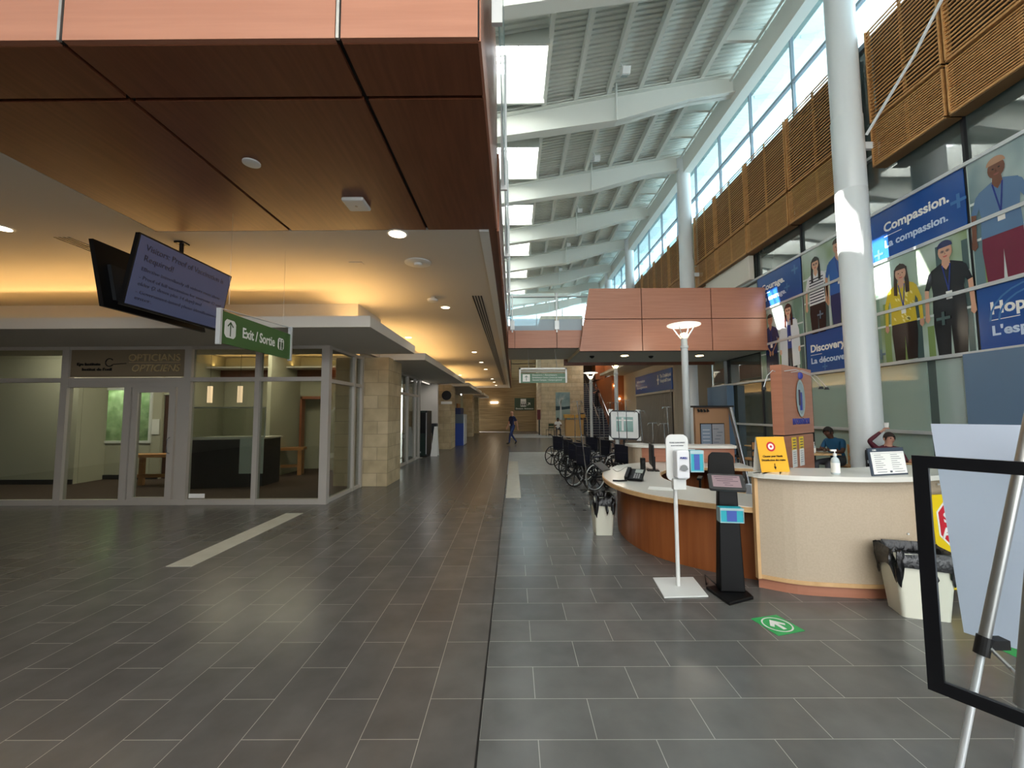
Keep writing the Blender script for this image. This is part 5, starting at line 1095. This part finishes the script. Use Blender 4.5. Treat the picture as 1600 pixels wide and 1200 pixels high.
# easel with board, seen from behind
e = thing('flip_chart_easel', 'aluminium easel seen from behind with its white board', 'easel', (2.1, 1.6, 0))
TL = at(1454, 662, 1, 1.98); BLc = at(1506, 988, 1, 1.80); dd = Vector((.5, -.87, 0)).normalized()
TRc, BRc = TL+dd*.68, BLc+dd*.68; nb = (TL-BLc).cross(dd).normalized()
if nb.y > 0: nb = -nb
bd = tag(MB().add([TL, TRc, BRc, BLc, TL-nb*.01, TRc-nb*.01, BRc-nb*.01, BLc-nb*.01], [(0, 1, 2, 3), (7, 6, 5, 4), (0, 4, 5, 1), (1, 5, 6, 2), (2, 6, 7, 3), (3, 7, 4, 0)]).build('white_board', pbr('board_white', (184, 196, 214), .4)), 'large plain white board leaning on the aluminium easel', 'board')
q1 = at(1612, 640, 1, 1.50); q2 = at(1537, 1003, 1, 1.55); q3 = at(1498, 1205, 1, 1.53); g3 = q2+(q3-q2)*((q2.z-.0)/(q2.z-q3.z))
l1 = MB().tube([q1, q2], .0165, 14).build('leg', ALU, e, smooth=True); l1b = MB().tube([q2, g3], .0105, 14).build('lower_leg', ALUW, l1, smooth=True)
l1c = MB().cyl(q2+(q1-q2).normalized()*.02, q2+(g3-q2).normalized()*.045, .022, n=18).build('clamp', BLACK, l1)
MB().box(-.005, .075, -.018, .018, -.02, .012, M=Matrix.Translation(q2)).build('clamp_lever', BLACK, l1)
w1_ = at(1630, 760, 1, 1.28); w2_ = at(1602, 1105, 1, 1.28); w3 = w2_+(w2_-w1_).normalized()*.2; g4 = w2_+(w2_-w1_)*(w2_.z/(w1_.z-w2_.z))
l2 = MB().tube([w1_, w2_], .024, 14).build('leg', ALU, e, smooth=True); MB().tube([w2_, g4], .015, 12).build('lower_leg', ALUW, l2, smooth=True)
l3t = q1+dd*.1+Vector((.15, .25, 0)); MB().tube([q1+Vector((.1, .0, 0)), Vector((2.7, 2.2, 0))], .018, 10).build('leg', ALU, e, smooth=True)
MB().tube([q2, (q2+w2_)/2+Vector((.1, .06, -.03)), w2_+Vector((.05, .05, .05))], .006, 8).build('spreader', ALU, e)

# ================================================================ PEOPLE
BASE = dict(pelvis=(0, 0, .95), spine=(0, .01, 1.13), chest=(0, 0, 1.32), neck=(0, 0, 1.47), hb=(0, .015, 1.55), head=(0, .03, 1.645), crown=(0, .02, 1.70),
            hipL=(-.09, 0, .9), kneeL=(-.1, .01, .5), ankL=(-.1, -.02, .09), toeL=(-.11, .15, .035), hipR=(.09, 0, .9), kneeR=(.1, .01, .5), ankR=(.1, -.02, .09), toeR=(.11, .15, .035),
            shL=(-.17, 0, 1.4), elL=(-.23, -.03, 1.13), wrL=(-.23, .05, .9), shR=(.17, 0, 1.4), elR=(.23, -.03, 1.13), wrR=(.23, .05, .9))
RAD = dict(pelvis=(.15, .11), spine=(.14, .1), chest=(.16, .11), neck=(.055, .055), hb=(.06, .065), head=(.078, .098), crown=(.062, .078), hip=(.095, .095), knee=(.058, .06), ank=(.04, .042), toe=(.04, .028), sh=(.062, .06), el=(.043, .043), wr=(.028, .03))
def person(lab, loc, rz, J, skin, top, pants, shoes, hair, sleeve='short', mask=False, bald=False, k=1.0, grip=()):
    t = thing('person', lab, 'person', (0, 0, 0))
    P = {a: Vector(b) for a, b in BASE.items()}; P.update({a: Vector(b) for a, b in J.items()})
    V = []; Ed = []; R_ = []; seg = []
    def v(p, r): V.append(tuple(p*k)); R_.append((r[0]*k, r[1]*k)); return len(V)-1
    ix = {}
    for a in P: ix[a] = v(P[a], RAD[a[:-1]] if a[-1] in 'LR' else RAD[a])
    def e(a, b, mt): Ed.append((a, b)); seg.append((Vector(V[a]), Vector(V[b]), mt))
    N_ = lambda a, b, mt: e(ix[a], ix[b], mt)
    N_('pelvis', 'spine', 1); N_('spine', 'chest', 1); N_('chest', 'neck', 1); N_('neck', 'hb', 0); N_('hb', 'head', 0); N_('head', 'crown', 0)
    for s in 'LR':
        N_('pelvis', 'hip'+s, 2); N_('hip'+s, 'knee'+s, 2); N_('knee'+s, 'ank'+s, 2); N_('ank'+s, 'toe'+s, 3)
        N_('chest', 'sh'+s, 1); N_('sh'+s, 'el'+s, 1); fa = 1 if sleeve == 'long' else 0
        sg = -1 if s == 'L' else 1; w = P['wr'+s]; d = (w-P['el'+s]).normalized(); side = Vector((0, 1, 0)) if abs(d.y) < .8 else Vector((0, 0, 1)); side = (side-d*side.dot(d)).normalized()
        N_('el'+s, 'wr'+s, fa)
        palm = v(w+d*.05, (.03, .016)); e(ix['wr'+s], palm, 0); kn = v(w+d*.085, (.034, .013)); e(palm, kn, 0)
        curl = (side.cross(d))*(-sg)
        for q, L_ in ((-.03, .062), (-.01, .075), (.011, .072), (.03, .056)):
            c = .7 if s in grip else .3
            a0 = v(w+d*.1+side*q, (.0095, .009)); a1 = v(w+d*(.1+L_*.55)+side*q*1.1+curl*.3*c*L_, (.0085, .008)); a2 = v(w+d*(.1+L_*(.8 if c > .5 else 1))+side*q*1.1+curl*c*L_, (.007, .007))
            e(kn, a0, 0); e(a0, a1, 0); e(a1, a2, 0)
        b0 = v(w+d*.045+side*.035, (.011, .011)); b1 = v(w+d*.08+side*.055+curl*.012, (.009, .009)); e(palm, b0, 0); e(b0, b1, 0)
    me = bpy.data.meshes.new('body'); me.from_pydata(V, Ed, []); o = bpy.data.objects.new('body', me); C.objects.link(o)
    sk = o.modifiers.new('skin', 'SKIN'); me = o.data
    if not me.skin_vertices: me.attributes.new if False else None
    bm = bmesh.new(); bm.from_mesh(me); lay = bm.verts.layers.skin.verify()
    for i, vv in enumerate(bm.verts): vv[lay].radius = R_[i]; vv[lay].use_root = (i == ix['pelvis'])
    bm.to_mesh(me); bm.free()
    sk.use_smooth_shade = True; sb = o.modifiers.new('sub', 'SUBSURF'); sb.levels = 2; sb.render_levels = 2
    m2 = bpy.data.meshes.new_from_object(o.evaluated_get(bpy.context.evaluated_depsgraph_get())); bpy.data.objects.remove(o)
    m2.name = 'body'; m2.materials.clear()
    cols = [skin, top, pants, shoes]
    for c in cols: m2.materials.append(pbr('cloth_%d_%d_%d' % tuple(c), c, .7))
    ca = np.array([(*s[0], *s[1]) for s in seg]); A = ca[:, :3]; B = ca[:, 3:]; AB = B-A; L2 = (AB**2).sum(1)
    mts = [s[2] for s in seg]
    for f in m2.polygons:
        c = np.array(f.center); tt = np.clip(((c-A)*AB).sum(1)/L2, 0, 1); d = ((A+AB*tt[:, None]-c)**2).sum(1); i = int(d.argmin()); mt = mts[i]
        f.use_smooth = True
        if mt == 1 and sleeve == 'short':
            for s in 'LR':
                a, b = P['sh'+s]*k, P['el'+s]*k; q = (Vector(c)-a).dot(b-a)/(b-a).length_squared
                if i < len(seg) and (A[i] == np.array(V[ix['sh'+s]], dtype=float)).all() and q > .72: mt = 0
        f.material_index = mt
    b = bpy.data.objects.new('body', m2); C.objects.link(b); b.parent = t
    H_ = P['head']*k; up_ = (P['crown']-P['hb']).normalized()
    cr = Vector((0, 1, 0)); fx = J.get('face', None)
    m = MB()
    if not bald:
        vs = []; n, kk = 18, 8
        for j in range(kk+1):
            for i in range(n):
                a = 2*PI*i/n; el = (PI/2)*(1-j/kk)-.0
                low = -.35 if math.sin(a) < .35 else .28
                z = math.sin(el)*(1-low)+low; rr_ = math.sqrt(max(0, 1-z*z))
                vs.append(H_+Vector((math.cos(a)*.088*k*rr_, math.sin(a)*.108*k*rr_-.006*k, z*.118*k+.01*k)))
        m.add(vs, [(j*n+i, j*n+(i+1) % n, (j+1)*n+(i+1) % n, (j+1)*n+i) for j in range(kk) for i in range(n)]); m.build('hair', pbr('hair_%d' % hair[0], hair, .8), t, smooth=True)
    m = MB()
    for s in (-1, 1): m.ball(H_+Vector((s*.032, .092, .008))*k, .011*k, 0, 8, 5)
    m.build('eyes', BLACK, t); 
    if mask: MB().ball(H_+Vector((0, .062, -.045))*k, (.06*k, .05*k, .05*k), 0).build('face_mask', pbr('mask_blue', (186, 208, 222), .7), t, smooth=True)
    else:
        MB().add([H_+Vector(q)*k for q in ((-.014, .092, -.025), (.014, .092, -.025), (0, .12, -.022), (0, .094, .012))], [(0, 1, 2), (0, 2, 3), (1, 3, 2)]).build('nose', MATS['cloth_%d_%d_%d' % tuple(skin)], t)
        MB().box(-.024*k, .024*k, .094*k, .099*k, -.056*k, -.05*k, M=Matrix.Translation(H_)).build('mouth', pbr('lips', (140, 80, 74), .6), t)
    m = MB()
    for s in (-1, 1): m.ball(H_+Vector((s*.084, -.005, -.01))*k, (.012*k, .022*k, .03*k), 0, 10, 6)
    m.build('ears', MATS['cloth_%d_%d_%d' % tuple(skin)], t, smooth=True)
    t.location = loc; t.rotation_euler = (0, 0, rz); return t
# walker: heading to the left of the picture and towards the camera
wk = person('person in dark blue scrubs and black shoes walking down the corridor', (-.06, 21.8, 0), 2.3,
       dict(hipL=(-.09, 0, .9), kneeL=(-.09, .22, .53), ankL=(-.08, .30, .12), toeL=(-.08, .46, .09), hipR=(.09, 0, .9), kneeR=(.09, -.04, .49), ankR=(.1, -.36, .16), toeR=(.1, -.26, .03),
            elL=(-.24, -.1, 1.14), wrL=(-.25, -.14, .9), elR=(.24, .0, 1.13), wrR=(.22, .13, .93)), (196, 150, 128), (28, 36, 72), (34, 54, 104), (22, 22, 26), (120, 96, 80), bald=True, k=1.03)
box(.02, .1, .12, .125, 1.0, 1.1).build('name_badge', SIGNW, None).parent = wk
# person on the stairs, coming down
zs = 12*.165
person('person in black standing part way up the dark staircase', (6.35, 28.4+11*.28+.12, zs), PI, dict(kneeR=(.1, .12, .52), ankR=(.1, .05, .1), elR=(.26, .08, 1.18), wrR=(.12, .25, 1.3), elL=(-.24, .0, 1.14)), (170, 124, 100), (22, 22, 26), (20, 20, 24), (200, 200, 200), (30, 24, 22), k=.98)
SIT = dict(pelvis=(0, 0, .55), spine=(0, .03, .73), chest=(0, .05, .93), neck=(0, .08, 1.06), hb=(0, .1, 1.12), head=(0, .13, 1.2), crown=(0, .13, 1.25), hipL=(-.1, .03, .53), kneeL=(-.13, .45, .52), ankL=(-.13, .42, .1), toeL=(-.13, .58, .04), hipR=(.1, .03, .53), kneeR=(.13, .45, .52), ankR=(.13, .42, .1), toeR=(.13, .58, .04),
           shL=(-.18, .05, .99), shR=(.18, .05, .99), elL=(-.24, .16, .76), wrL=(-.16, .38, .79), elR=(.24, .16, .76), wrR=(.16, .38, .79))
person('seated person in a teal shirt eating at the table by the nearest column', (7.28, 9.42, 0), PI/2+.25, dict(SIT, **{'chest': (0, .1, .92), 'neck': (0, .16, 1.04), 'hb': (0, .18, 1.08), 'head': (0, .23, 1.16), 'crown': (0, .24, 1.21)}), (92, 60, 46), (24, 84, 124), (70, 72, 78), (30, 30, 32), (34, 26, 22), k=1.04)
person('seated person in maroon raising a white cup behind the list sign', (7.06, 7.95, 0), PI-.2, dict(SIT, elR=(.34, .12, 1.15), wrR=(.18, .18, 1.32)), (196, 150, 130), (84, 30, 44), (40, 40, 46), (30, 30, 32), (40, 28, 24), sleeve='long', k=.97, grip=('R',))
t = tag(MB().lathe([(.03, 0), (.04, .09), (.036, .088)], at(1385, 668, 1, 7.72), 16).build('paper_cup', SIGNW, smooth=True), 'white cup held up by the person in maroon', 'cup')
person('seated person in a white top before the tree painting', (3.15, 29.6, 0), PI, SIT, (110, 74, 58), (226, 226, 226), (60, 62, 70), (30, 30, 32), (24, 20, 18))

# ================================================================ TABLES AND CHAIRS OF THE CAFE
def cafe_chair(loc, rz, lab, mt=None, fr=None):
    t = thing('cafe_chair', lab, 'chair', (0, 0, 0), 'chairs by the glazed wall'); mt = mt or BENCHW; fr = fr or DARKM
    box(-.21, .21, -.2, .22, .44, .47).build('seat', mt, t, bevel=.008)
    MB().box(-.21, .21, -.24, -.215, .72, .9).build('backrest', mt, t, bevel=.006); box(-.21, .21, -.235, -.215, .56, .66).build('back_slat', mt, t)
    for sx in (-1, 1):
        MB().tube([(sx*.2, -.22, 0), (sx*.2, -.22, .92)], .014, 8).build('leg', fr, t); MB().tube([(sx*.2, .2, 0), (sx*.2, .2, .44)], .014, 8).build('leg', fr, t)
    t.location = loc; t.rotation_euler = (0, 0, rz); return t
cafe_chair((7.5, 9.42, 0), PI/2+.1, 'light wooden chair under the person in the teal shirt', fr=BENCHW)
cafe_chair((7.06, 7.96, 0), PI-.2, 'black chair under the person in maroon', mt=BLACK)
cafe_chair((6.5, 7.5, 0), .9, 'empty black chair between the nearest column and the list sign', mt=BLACK)
cafe_chair((6.2, 9.5, 0), -PI/2, 'dark chair across the table from the person in the teal shirt', mt=BLACK)
cafe_chair((6.15, 10.9, 0), .4, 'light wooden chair right of the directory board', fr=DARKM)
cafe_chair((6.05, 11.7, 0), 1.2, 'dark chair behind the light wooden chair near the directory board', mt=BLACK)
def table(loc, lab, sx=.4, sy=.4):
    t = thing('cafe_table', lab, 'table', (0, 0, 0), 'small tables by the glazed wall'); box(-sx, sx, -sy, sy, .72, .75).build('tabletop', MAPLE, t, bevel=.006); MB().cyl((0, 0, .03), (0, 0, .72), .035, n=14).build('pedestal', DARKM, t); MB().lathe([(.25, 0), (.25, .015), (.05, .03)], n=20).build('base', DARKM, t)
    t.location = loc; return t
table((6.72, 9.5, 0), 'small table in front of the person in the teal shirt'); table((6.85, 11.3, 0), 'small table with a white bottle right of the directory board'); table((7.2, 7.3, 0), 'small table hidden behind the list sign', .3, .25)
pump((6.85, 11.2, .75), .25, 'white pump bottle on the table behind the yellow sign', .03); p = at(1284, 702, 2, .75); pump((6.75, 9.4, .75), .25, 'white pump bottle on the table of the person in the teal shirt', .03)
tag(MB().lathe([(.05, .0), (.11, .03), (.1, .03)], (6.95, 9.45, .75), 20).build('bowl', SIGNW, smooth=True), 'white bowl in front of the person in the teal shirt', 'bowl')

# ================================================================ PYLON, DIRECTORY, DISPLAY
t = thing('information_pylon', 'tall wooden information pylon with oval emblem and two notices', 'sign', (4.7, 6.9, 0))
T = Matrix(((.777, -.63, 0, 4.22), (.63, .777, 0, 6.5), (0, 0, 1, 0), (0, 0, 0, 1))); Wp = 1.43
T2_ = Matrix(((.777, -.63, 0, 4.22), (.63, .777, 0, 6.5), (0, 0, 1, 0), (0, 0, 0, 1)))
MB().box(0, Wp, .02, .155, 0, 1.29, M=T).build('lower_panel', WOODP, t); MB().box(0, Wp, .0, .16, 1.31, 2.42, M=T).build('upper_panel', WOODP, t); MB().box(.01, Wp-.01, .03, .15, 1.29, 1.31, M=T).build('joint', BLK, t)
cx, cz = .78, 1.9
m = MB(); m.poly([T @ Vector((cx+.2*math.cos(a), -.012, cz+.3*math.sin(a))) for a in [2*PI*i/32 for i in range(32)]]); m.build('emblem_oval', pbr('emblem_pale', (150, 170, 172), .3), t)
m = MB(); N = 32
for i in range(N):
    a0, a1 = 2*PI*i/N, 2*PI*(i+1)/N; m.poly([T @ Vector((cx+.2*r*math.cos(x), -.016, cz+.3*r*math.sin(x))) for r, x in ((.9, a0), (1.04, a0), (1.04, a1), (.9, a1))])
m.build('emblem_rim', pbr('emblem_rim', (196, 208, 208), .3, .4), t)
PURP = pbr('emblem_blue', (58, 66, 150), .4)
MB().box(cx-.045, cx+.045, -.022, -.012, cz-.2, cz+.1, M=T).build('emblem_figure', PURP, t); MB().box(cx-.09, cx-.04, -.024, -.012, cz-.12, cz+.14, M=T).build('emblem_accent', pbr('emblem_dark', (60, 34, 60), .4), t); MB().ball(T @ Vector((cx, -.02, cz+.38)), (.05, .02, .06)).build('emblem_head', PURP, t)
rt_ = T.to_3x3() @ Vector((1, 0, 0))
text('INFORMATION', T @ Vector((.38, -.002, 1.47)), rt_, (0, 0, 1), .13, PURP, t, width=.8, bold=.04, ext=.004)
for i in range(2):
    x = .35+.34*i; q = thing('paper_notice', ('left', 'right')[i]+' tall notice with yellow heading on the wooden pylon', 'notice', tuple(T @ Vector((x, 0, .8))))
    MB().box(x, x+.2, .012, .018, .78, 1.06, M=T).build('white_sheet', SIGNW, q); MB().box(x, x+.2, .012, .018, 1.06, 1.26, M=T).build('yellow_heading', pbr('notice_yellow', (238, 206, 60), .5), q)
    m = MB(); 
    for r_k in range(4): m.box(x+.03, x+.16, .008, .012, 1.21-.045*r_k, 1.225-.045*r_k, M=T)
    for r_k in range(6): m.box(x+.03, x+.15, .008, .012, 1.02-.035*r_k, 1.025-.035*r_k, M=T)
    m.build('printed_lines', GREYI, q)
for i, (x0, s) in enumerate(((.05, -1), (.35, -1), (.75, 1), (1.3, 1))):
    a = T @ Vector((x0, .0 if s > 0 else .08+.03*i, 2.34 if s > 0 else 2.3-.1*i)); dv = (T.to_3x3() @ Vector((.5, -.25, 0))) if s > 0 else Vector((-.25+.06*i, -.12, 0))
    if s > 0: a = T @ Vector((.12+.3*(i-2), 0, 2.32))
    pts = [a, a+dv*.4+Vector((0, 0, .03)), a+dv*.9+Vector((0, 0, -.06)), a+dv*1.25+Vector((0, 0, -.24))]
    m = MB().tube(pts, .006, 8); m.build('spot_arm', ALUW, t, smooth=True); MB().cyl(pts[-1], pts[-1]+Vector((0, 0, -.04)), .02, .04, n=14).build('spot_head', DARKM, t)
t = thing('directory_board', 'wooden directory board with a map and a slanted steel tube', 'directory', (4.6, 9.5, 0))
box(4.15, 4.92, 9.5, 9.6, 0, 1.78).build('board', pbr('beige_wood', (178, 138, 104), .5), t); box(4.25, 4.8, 9.485, 9.5, .6, 1.42).build('map_frame', BLACK, t)
m = MB(); m.box(4.265, 4.5, 9.48, 9.485, .62, 1.4, 0); m.box(4.52, 4.79, 9.48, 9.485, .62, 1.4, 1)
for i in range(8): m.box(4.3, 4.46, 9.476, 9.48, .7+.08*i, .72+.08*i, 2)
for i in range(9): m.box(4.54+.03*(i % 4), 4.66+.03*(i % 4), 9.476, 9.48, .68+.075*i, .70+.075*i, 3)
m.build('map_print', [pbr('map_blue', (140, 156, 176), .5), pbr('map_grey', (170, 172, 180), .5), pbr('map_pale', (206, 212, 220), .5), pbr('map_mid', (128, 134, 146), .5)], t)
box(4.1, 5.0, 9.42, 9.62, 1.78, 1.82).build('canopy', DARKM, t); MB().tube([(4.93, 9.45, 1.78), (5.2, 9.3, 0)], .05, 16).build('steel_tube', STEEL, t, smooth=True)
for i in range(4): MB().cyl((4.2+.07*i, 9.46, 1.74), (4.22+.07*i, 9.44, 1.68), .018, .028).build('spot_head', BLACK, t)
t = thing('display_board', 'tilted white framed display board behind the wheelchairs', 'display', (2.8, 10.5, 0))
T = Matrix.Translation((2.8, 10.5, 1.36)) @ Matrix.Rotation(-.12, 4, 'X') @ Matrix.Rotation(.03, 4, 'Y')
MB().box(-.38, .38, 0, .04, -.37, .37, M=T).build('dark_back', DARKM, t); MB().prism(rr(.34, .33, .04), 0, .02, M=T @ Matrix.Rotation(PI/2, 4, 'X')).build('frame', WHITE, t)
m = MB()
for sx in (-1, 1):
    for sz in (-1, 1): m.poly([T @ Vector((sx*.4, -.024, sz*.39)), T @ Vector((sx*.28, -.024, sz*.39)), T @ Vector((sx*.4, -.024, sz*.27))])
m.build('corner_guards', WHITE, t); MB().box(-.21, .21, -.026, -.02, -.17, .2, M=T).build('picture', pbr('picture_green', (96, 140, 130), .15), t)
m = MB(); m.box(-.08, -.03, -.03, -.026, -.15, .18, M=T); m.box(-.2, .2, -.03, -.026, .1, .13, M=T); m.build('picture_lines', SIGNW, t)
MB().cyl((2.8, 10.56, 0), (2.8, 10.56, 1.1), .03).box(2.5, 3.1, 10.35, 10.8, 0, .03).build('stand', DARKM, t)

# ================================================================ WHEELCHAIRS AND DRIP POLES
def wheelchair():
    t = thing('wheelchair', 'x', 'wheelchair', (0, 0, 0), 'black wheelchairs beside the reception desk')
    for s in (-1, 1):
        w = MB().torus((s*.31, 0, .305), (1, 0, 0), .29, .016, 32, 8).build('wheel', RUB, t, smooth=True)
        MB().torus((s*.345, 0, .305), (1, 0, 0), .26, .011, 28, 6).build('hand_rim', ALUW, w, smooth=True)  # pale finish puts chrome highlights into the rim colour
        m = MB().cyl((s*.27, 0, .305), (s*.36, 0, .305), .035, n=14)
        for k in range(7):
            a = 2*PI*k/7; m.tube([(s*.31, 0, .305), (s*.31, .28*math.cos(a), .305+.28*math.sin(a))], .012, 6)
        m.build('hub_and_spokes', DARKM, w)
        MB().torus((s*.22, .46, .09), (1, 0, 0), .075, .018, 18, 8).cyl((s*.2, .46, .09), (s*.24, .46, .09), .03).tube([(s*.22, .46, .09), (s*.24, .42, .25)], .014, 6).build('caster', RUB, t, smooth=True)
        MB().tube([(s*.24, -.12, .98), (s*.24, -.03, .94), (s*.24, .0, .5), (s*.24, 0, .3), (s*.24, .42, .25), (s*.24, .44, .5), (s*.24, .0, .5)], .013, 8).build('side_frame', DARKM, t)
        MB().cyl((s*.24, -.2, .99), (s*.24, -.1, .975), .018).build('push_handle', BLACK, t)
        MB().box(s*.27-.03, s*.27+.03, .02, .36, .70, .735).build('armrest', NAVYF, t, bevel=.01); MB().tube([(s*.27, .03, .7), (s*.27, .03, .5)], .01).tube([(s*.27, .34, .7), (s*.27, .34, .5)], .01).build('armrest_post', STEEL, t)
        MB().tube([(s*.2, .44, .48), (s*.2, .62, .3), (s*.18, .7, .12)], .011, 6).build('leg_rest', STEEL, t); box(s*.13-.07, s*.13+.07, .64, .8, .1, .115).build('footplate', BLACK, t)
    box(-.23, .23, -.0, .42, .49, .53).build('seat', NAVYF, t, bevel=.015)
    MB().box(-.22, .22, -.035, -.01, .53, .93).build('backrest', NAVYF, t, bevel=.01); MB().box(-.17, .17, -.05, -.035, .58, .74).build('back_pocket', NAVYF, t)
    MB().tube([(-.22, .1, .27), (.22, .1, .48)], .011).tube([(.22, .14, .27), (-.22, .14, .48)], .011).build('cross_brace', DARKM, t)
    return t
wc = wheelchair(); spots = [(1.55, 9.22, 'nearest wheelchair beside the tip of the reception desk'), (1.56, 10.5, 'second nearest wheelchair of the left row'), (1.53, 11.65, 'third wheelchair of the left row'), (1.42, 13.2, 'farthest wheelchair of the left row, on the pale floor band'),
    (2.55, 9.75, 'wheelchair of the right row right behind the end of the raised counter'), (2.5, 11.4, 'wheelchair of the right row behind the tilted display board'), (2.4, 12.7, 'farthest wheelchair of the right row')]
for i, (x, y, lab) in enumerate(spots):
    rz = -1.02+.12*math.sin(i*2.3)
    if i == 0: wc.location = (x, y, 0); wc.rotation_euler = (0, 0, rz); wc['label'] = lab
    else: dup(wc, (x, y, 0), rz, lab)
POLES = [(901.5, 627, 911, 8.75, 'tallest leaning drip pole over the left row of wheelchairs'), (905.6, 633, 909, 12.5, 'drip pole just right of the tallest leaning one'), (918, 638.5, 919, 14.2, 'drip pole left of the far lamp post'), (898, 648, 899, 12.3, 'short drip pole at the left end, before the limestone wall'),
         (936, 640, 938, 11.0, 'drip pole in front of the lower stairs, left of two'), (942, 644, 945, 12.0, 'drip pole in front of the lower stairs, right of two'), (953, 629, 955, 14.5, 'drip pole just left of the display board'), (964, 629, 968.5, 10.05, 'drip pole crossing the left half of the display board'), (977.5, 625, 980.5, 9.95, 'drip pole crossing the right half of the display board'),
         (999.5, 642, 1005, 9.2, 'leaning drip pole right of the display board'), (1019.6, 661, 1021, 9.6, 'short drip pole left of the edge-on monitor'), (1042, 636, 1046, 10.3, 'tall drip pole before the rolling grille'), (1037.5, 662, 1039, 9.4, 'short drip pole before the rolling grille')]
for xt, yt, xb, Yp, lab in POLES:
    a = at(xt, yt, 1, Yp); b = at(xb, 700, 1, Yp); b = a+(b-a)*((a.z-.08)/(a.z-b.z))
    t = thing('drip_pole', lab, 'drip pole', (b.x, b.y, 0), 'drip poles round the wheelchairs')
    MB().tube([b, a], .011, 8).build('pole', STEEL, t, smooth=True)
    MB().tube([a+Vector((-.12, 0, -.05)), a+Vector((-.1, 0, .0)), a, a+Vector((.1, 0, 0)), a+Vector((.12, 0, -.05))], .006, 6).build('hooks', STEEL, t)
    for k in range(4):
        q = PI/4+k*PI/2; MB().tube([b, (b.x+.2*math.cos(q), b.y+.2*math.sin(q), .04)], .01, 6).build('base_leg', BLACK, t); 
# far furniture by the limestone wall
t = thing('help_booth', 'yellow wooden booth by the far limestone wall', 'booth', (4.35, 30, 0)); box(3.75, 5.0, 29.7, 30.3, 0, 1.15).build('body', pbr('booth_wood', (206, 166, 108), .6), t); box(3.65, 5.1, 29.6, 30.4, 1.3, 1.55).build('header', pbr('booth_yellow', (206, 158, 74), .6), t); MB().box(3.75, 3.8, 29.7, 30.3, 1.15, 1.3).box(4.95, 5.0, 29.7, 30.3, 1.15, 1.3).build('posts', BENCHW, t)
cafe_chair((3.15, 29.7, 0), PI, 'wooden chair under the person in the white top'); cafe_chair((2.6, 29.8, 0), .4, 'empty dark green chair at the left end of the limestone wall', mt=pbr('chair_green', (60, 78, 60), .6))
t = thing('donation_stand', 'dark red stand at the corner of the limestone wall', 'stand', (1.95, 31.5, 0)); box(1.8, 2.05, 31.4, 31.6, 1.15, 1.9).build('red_box', pbr('dark_red', (96, 22, 26), .5), t); box(1.9, 2.0, 31.45, 31.55, 0, 1.15).build('post', BLACK, t)
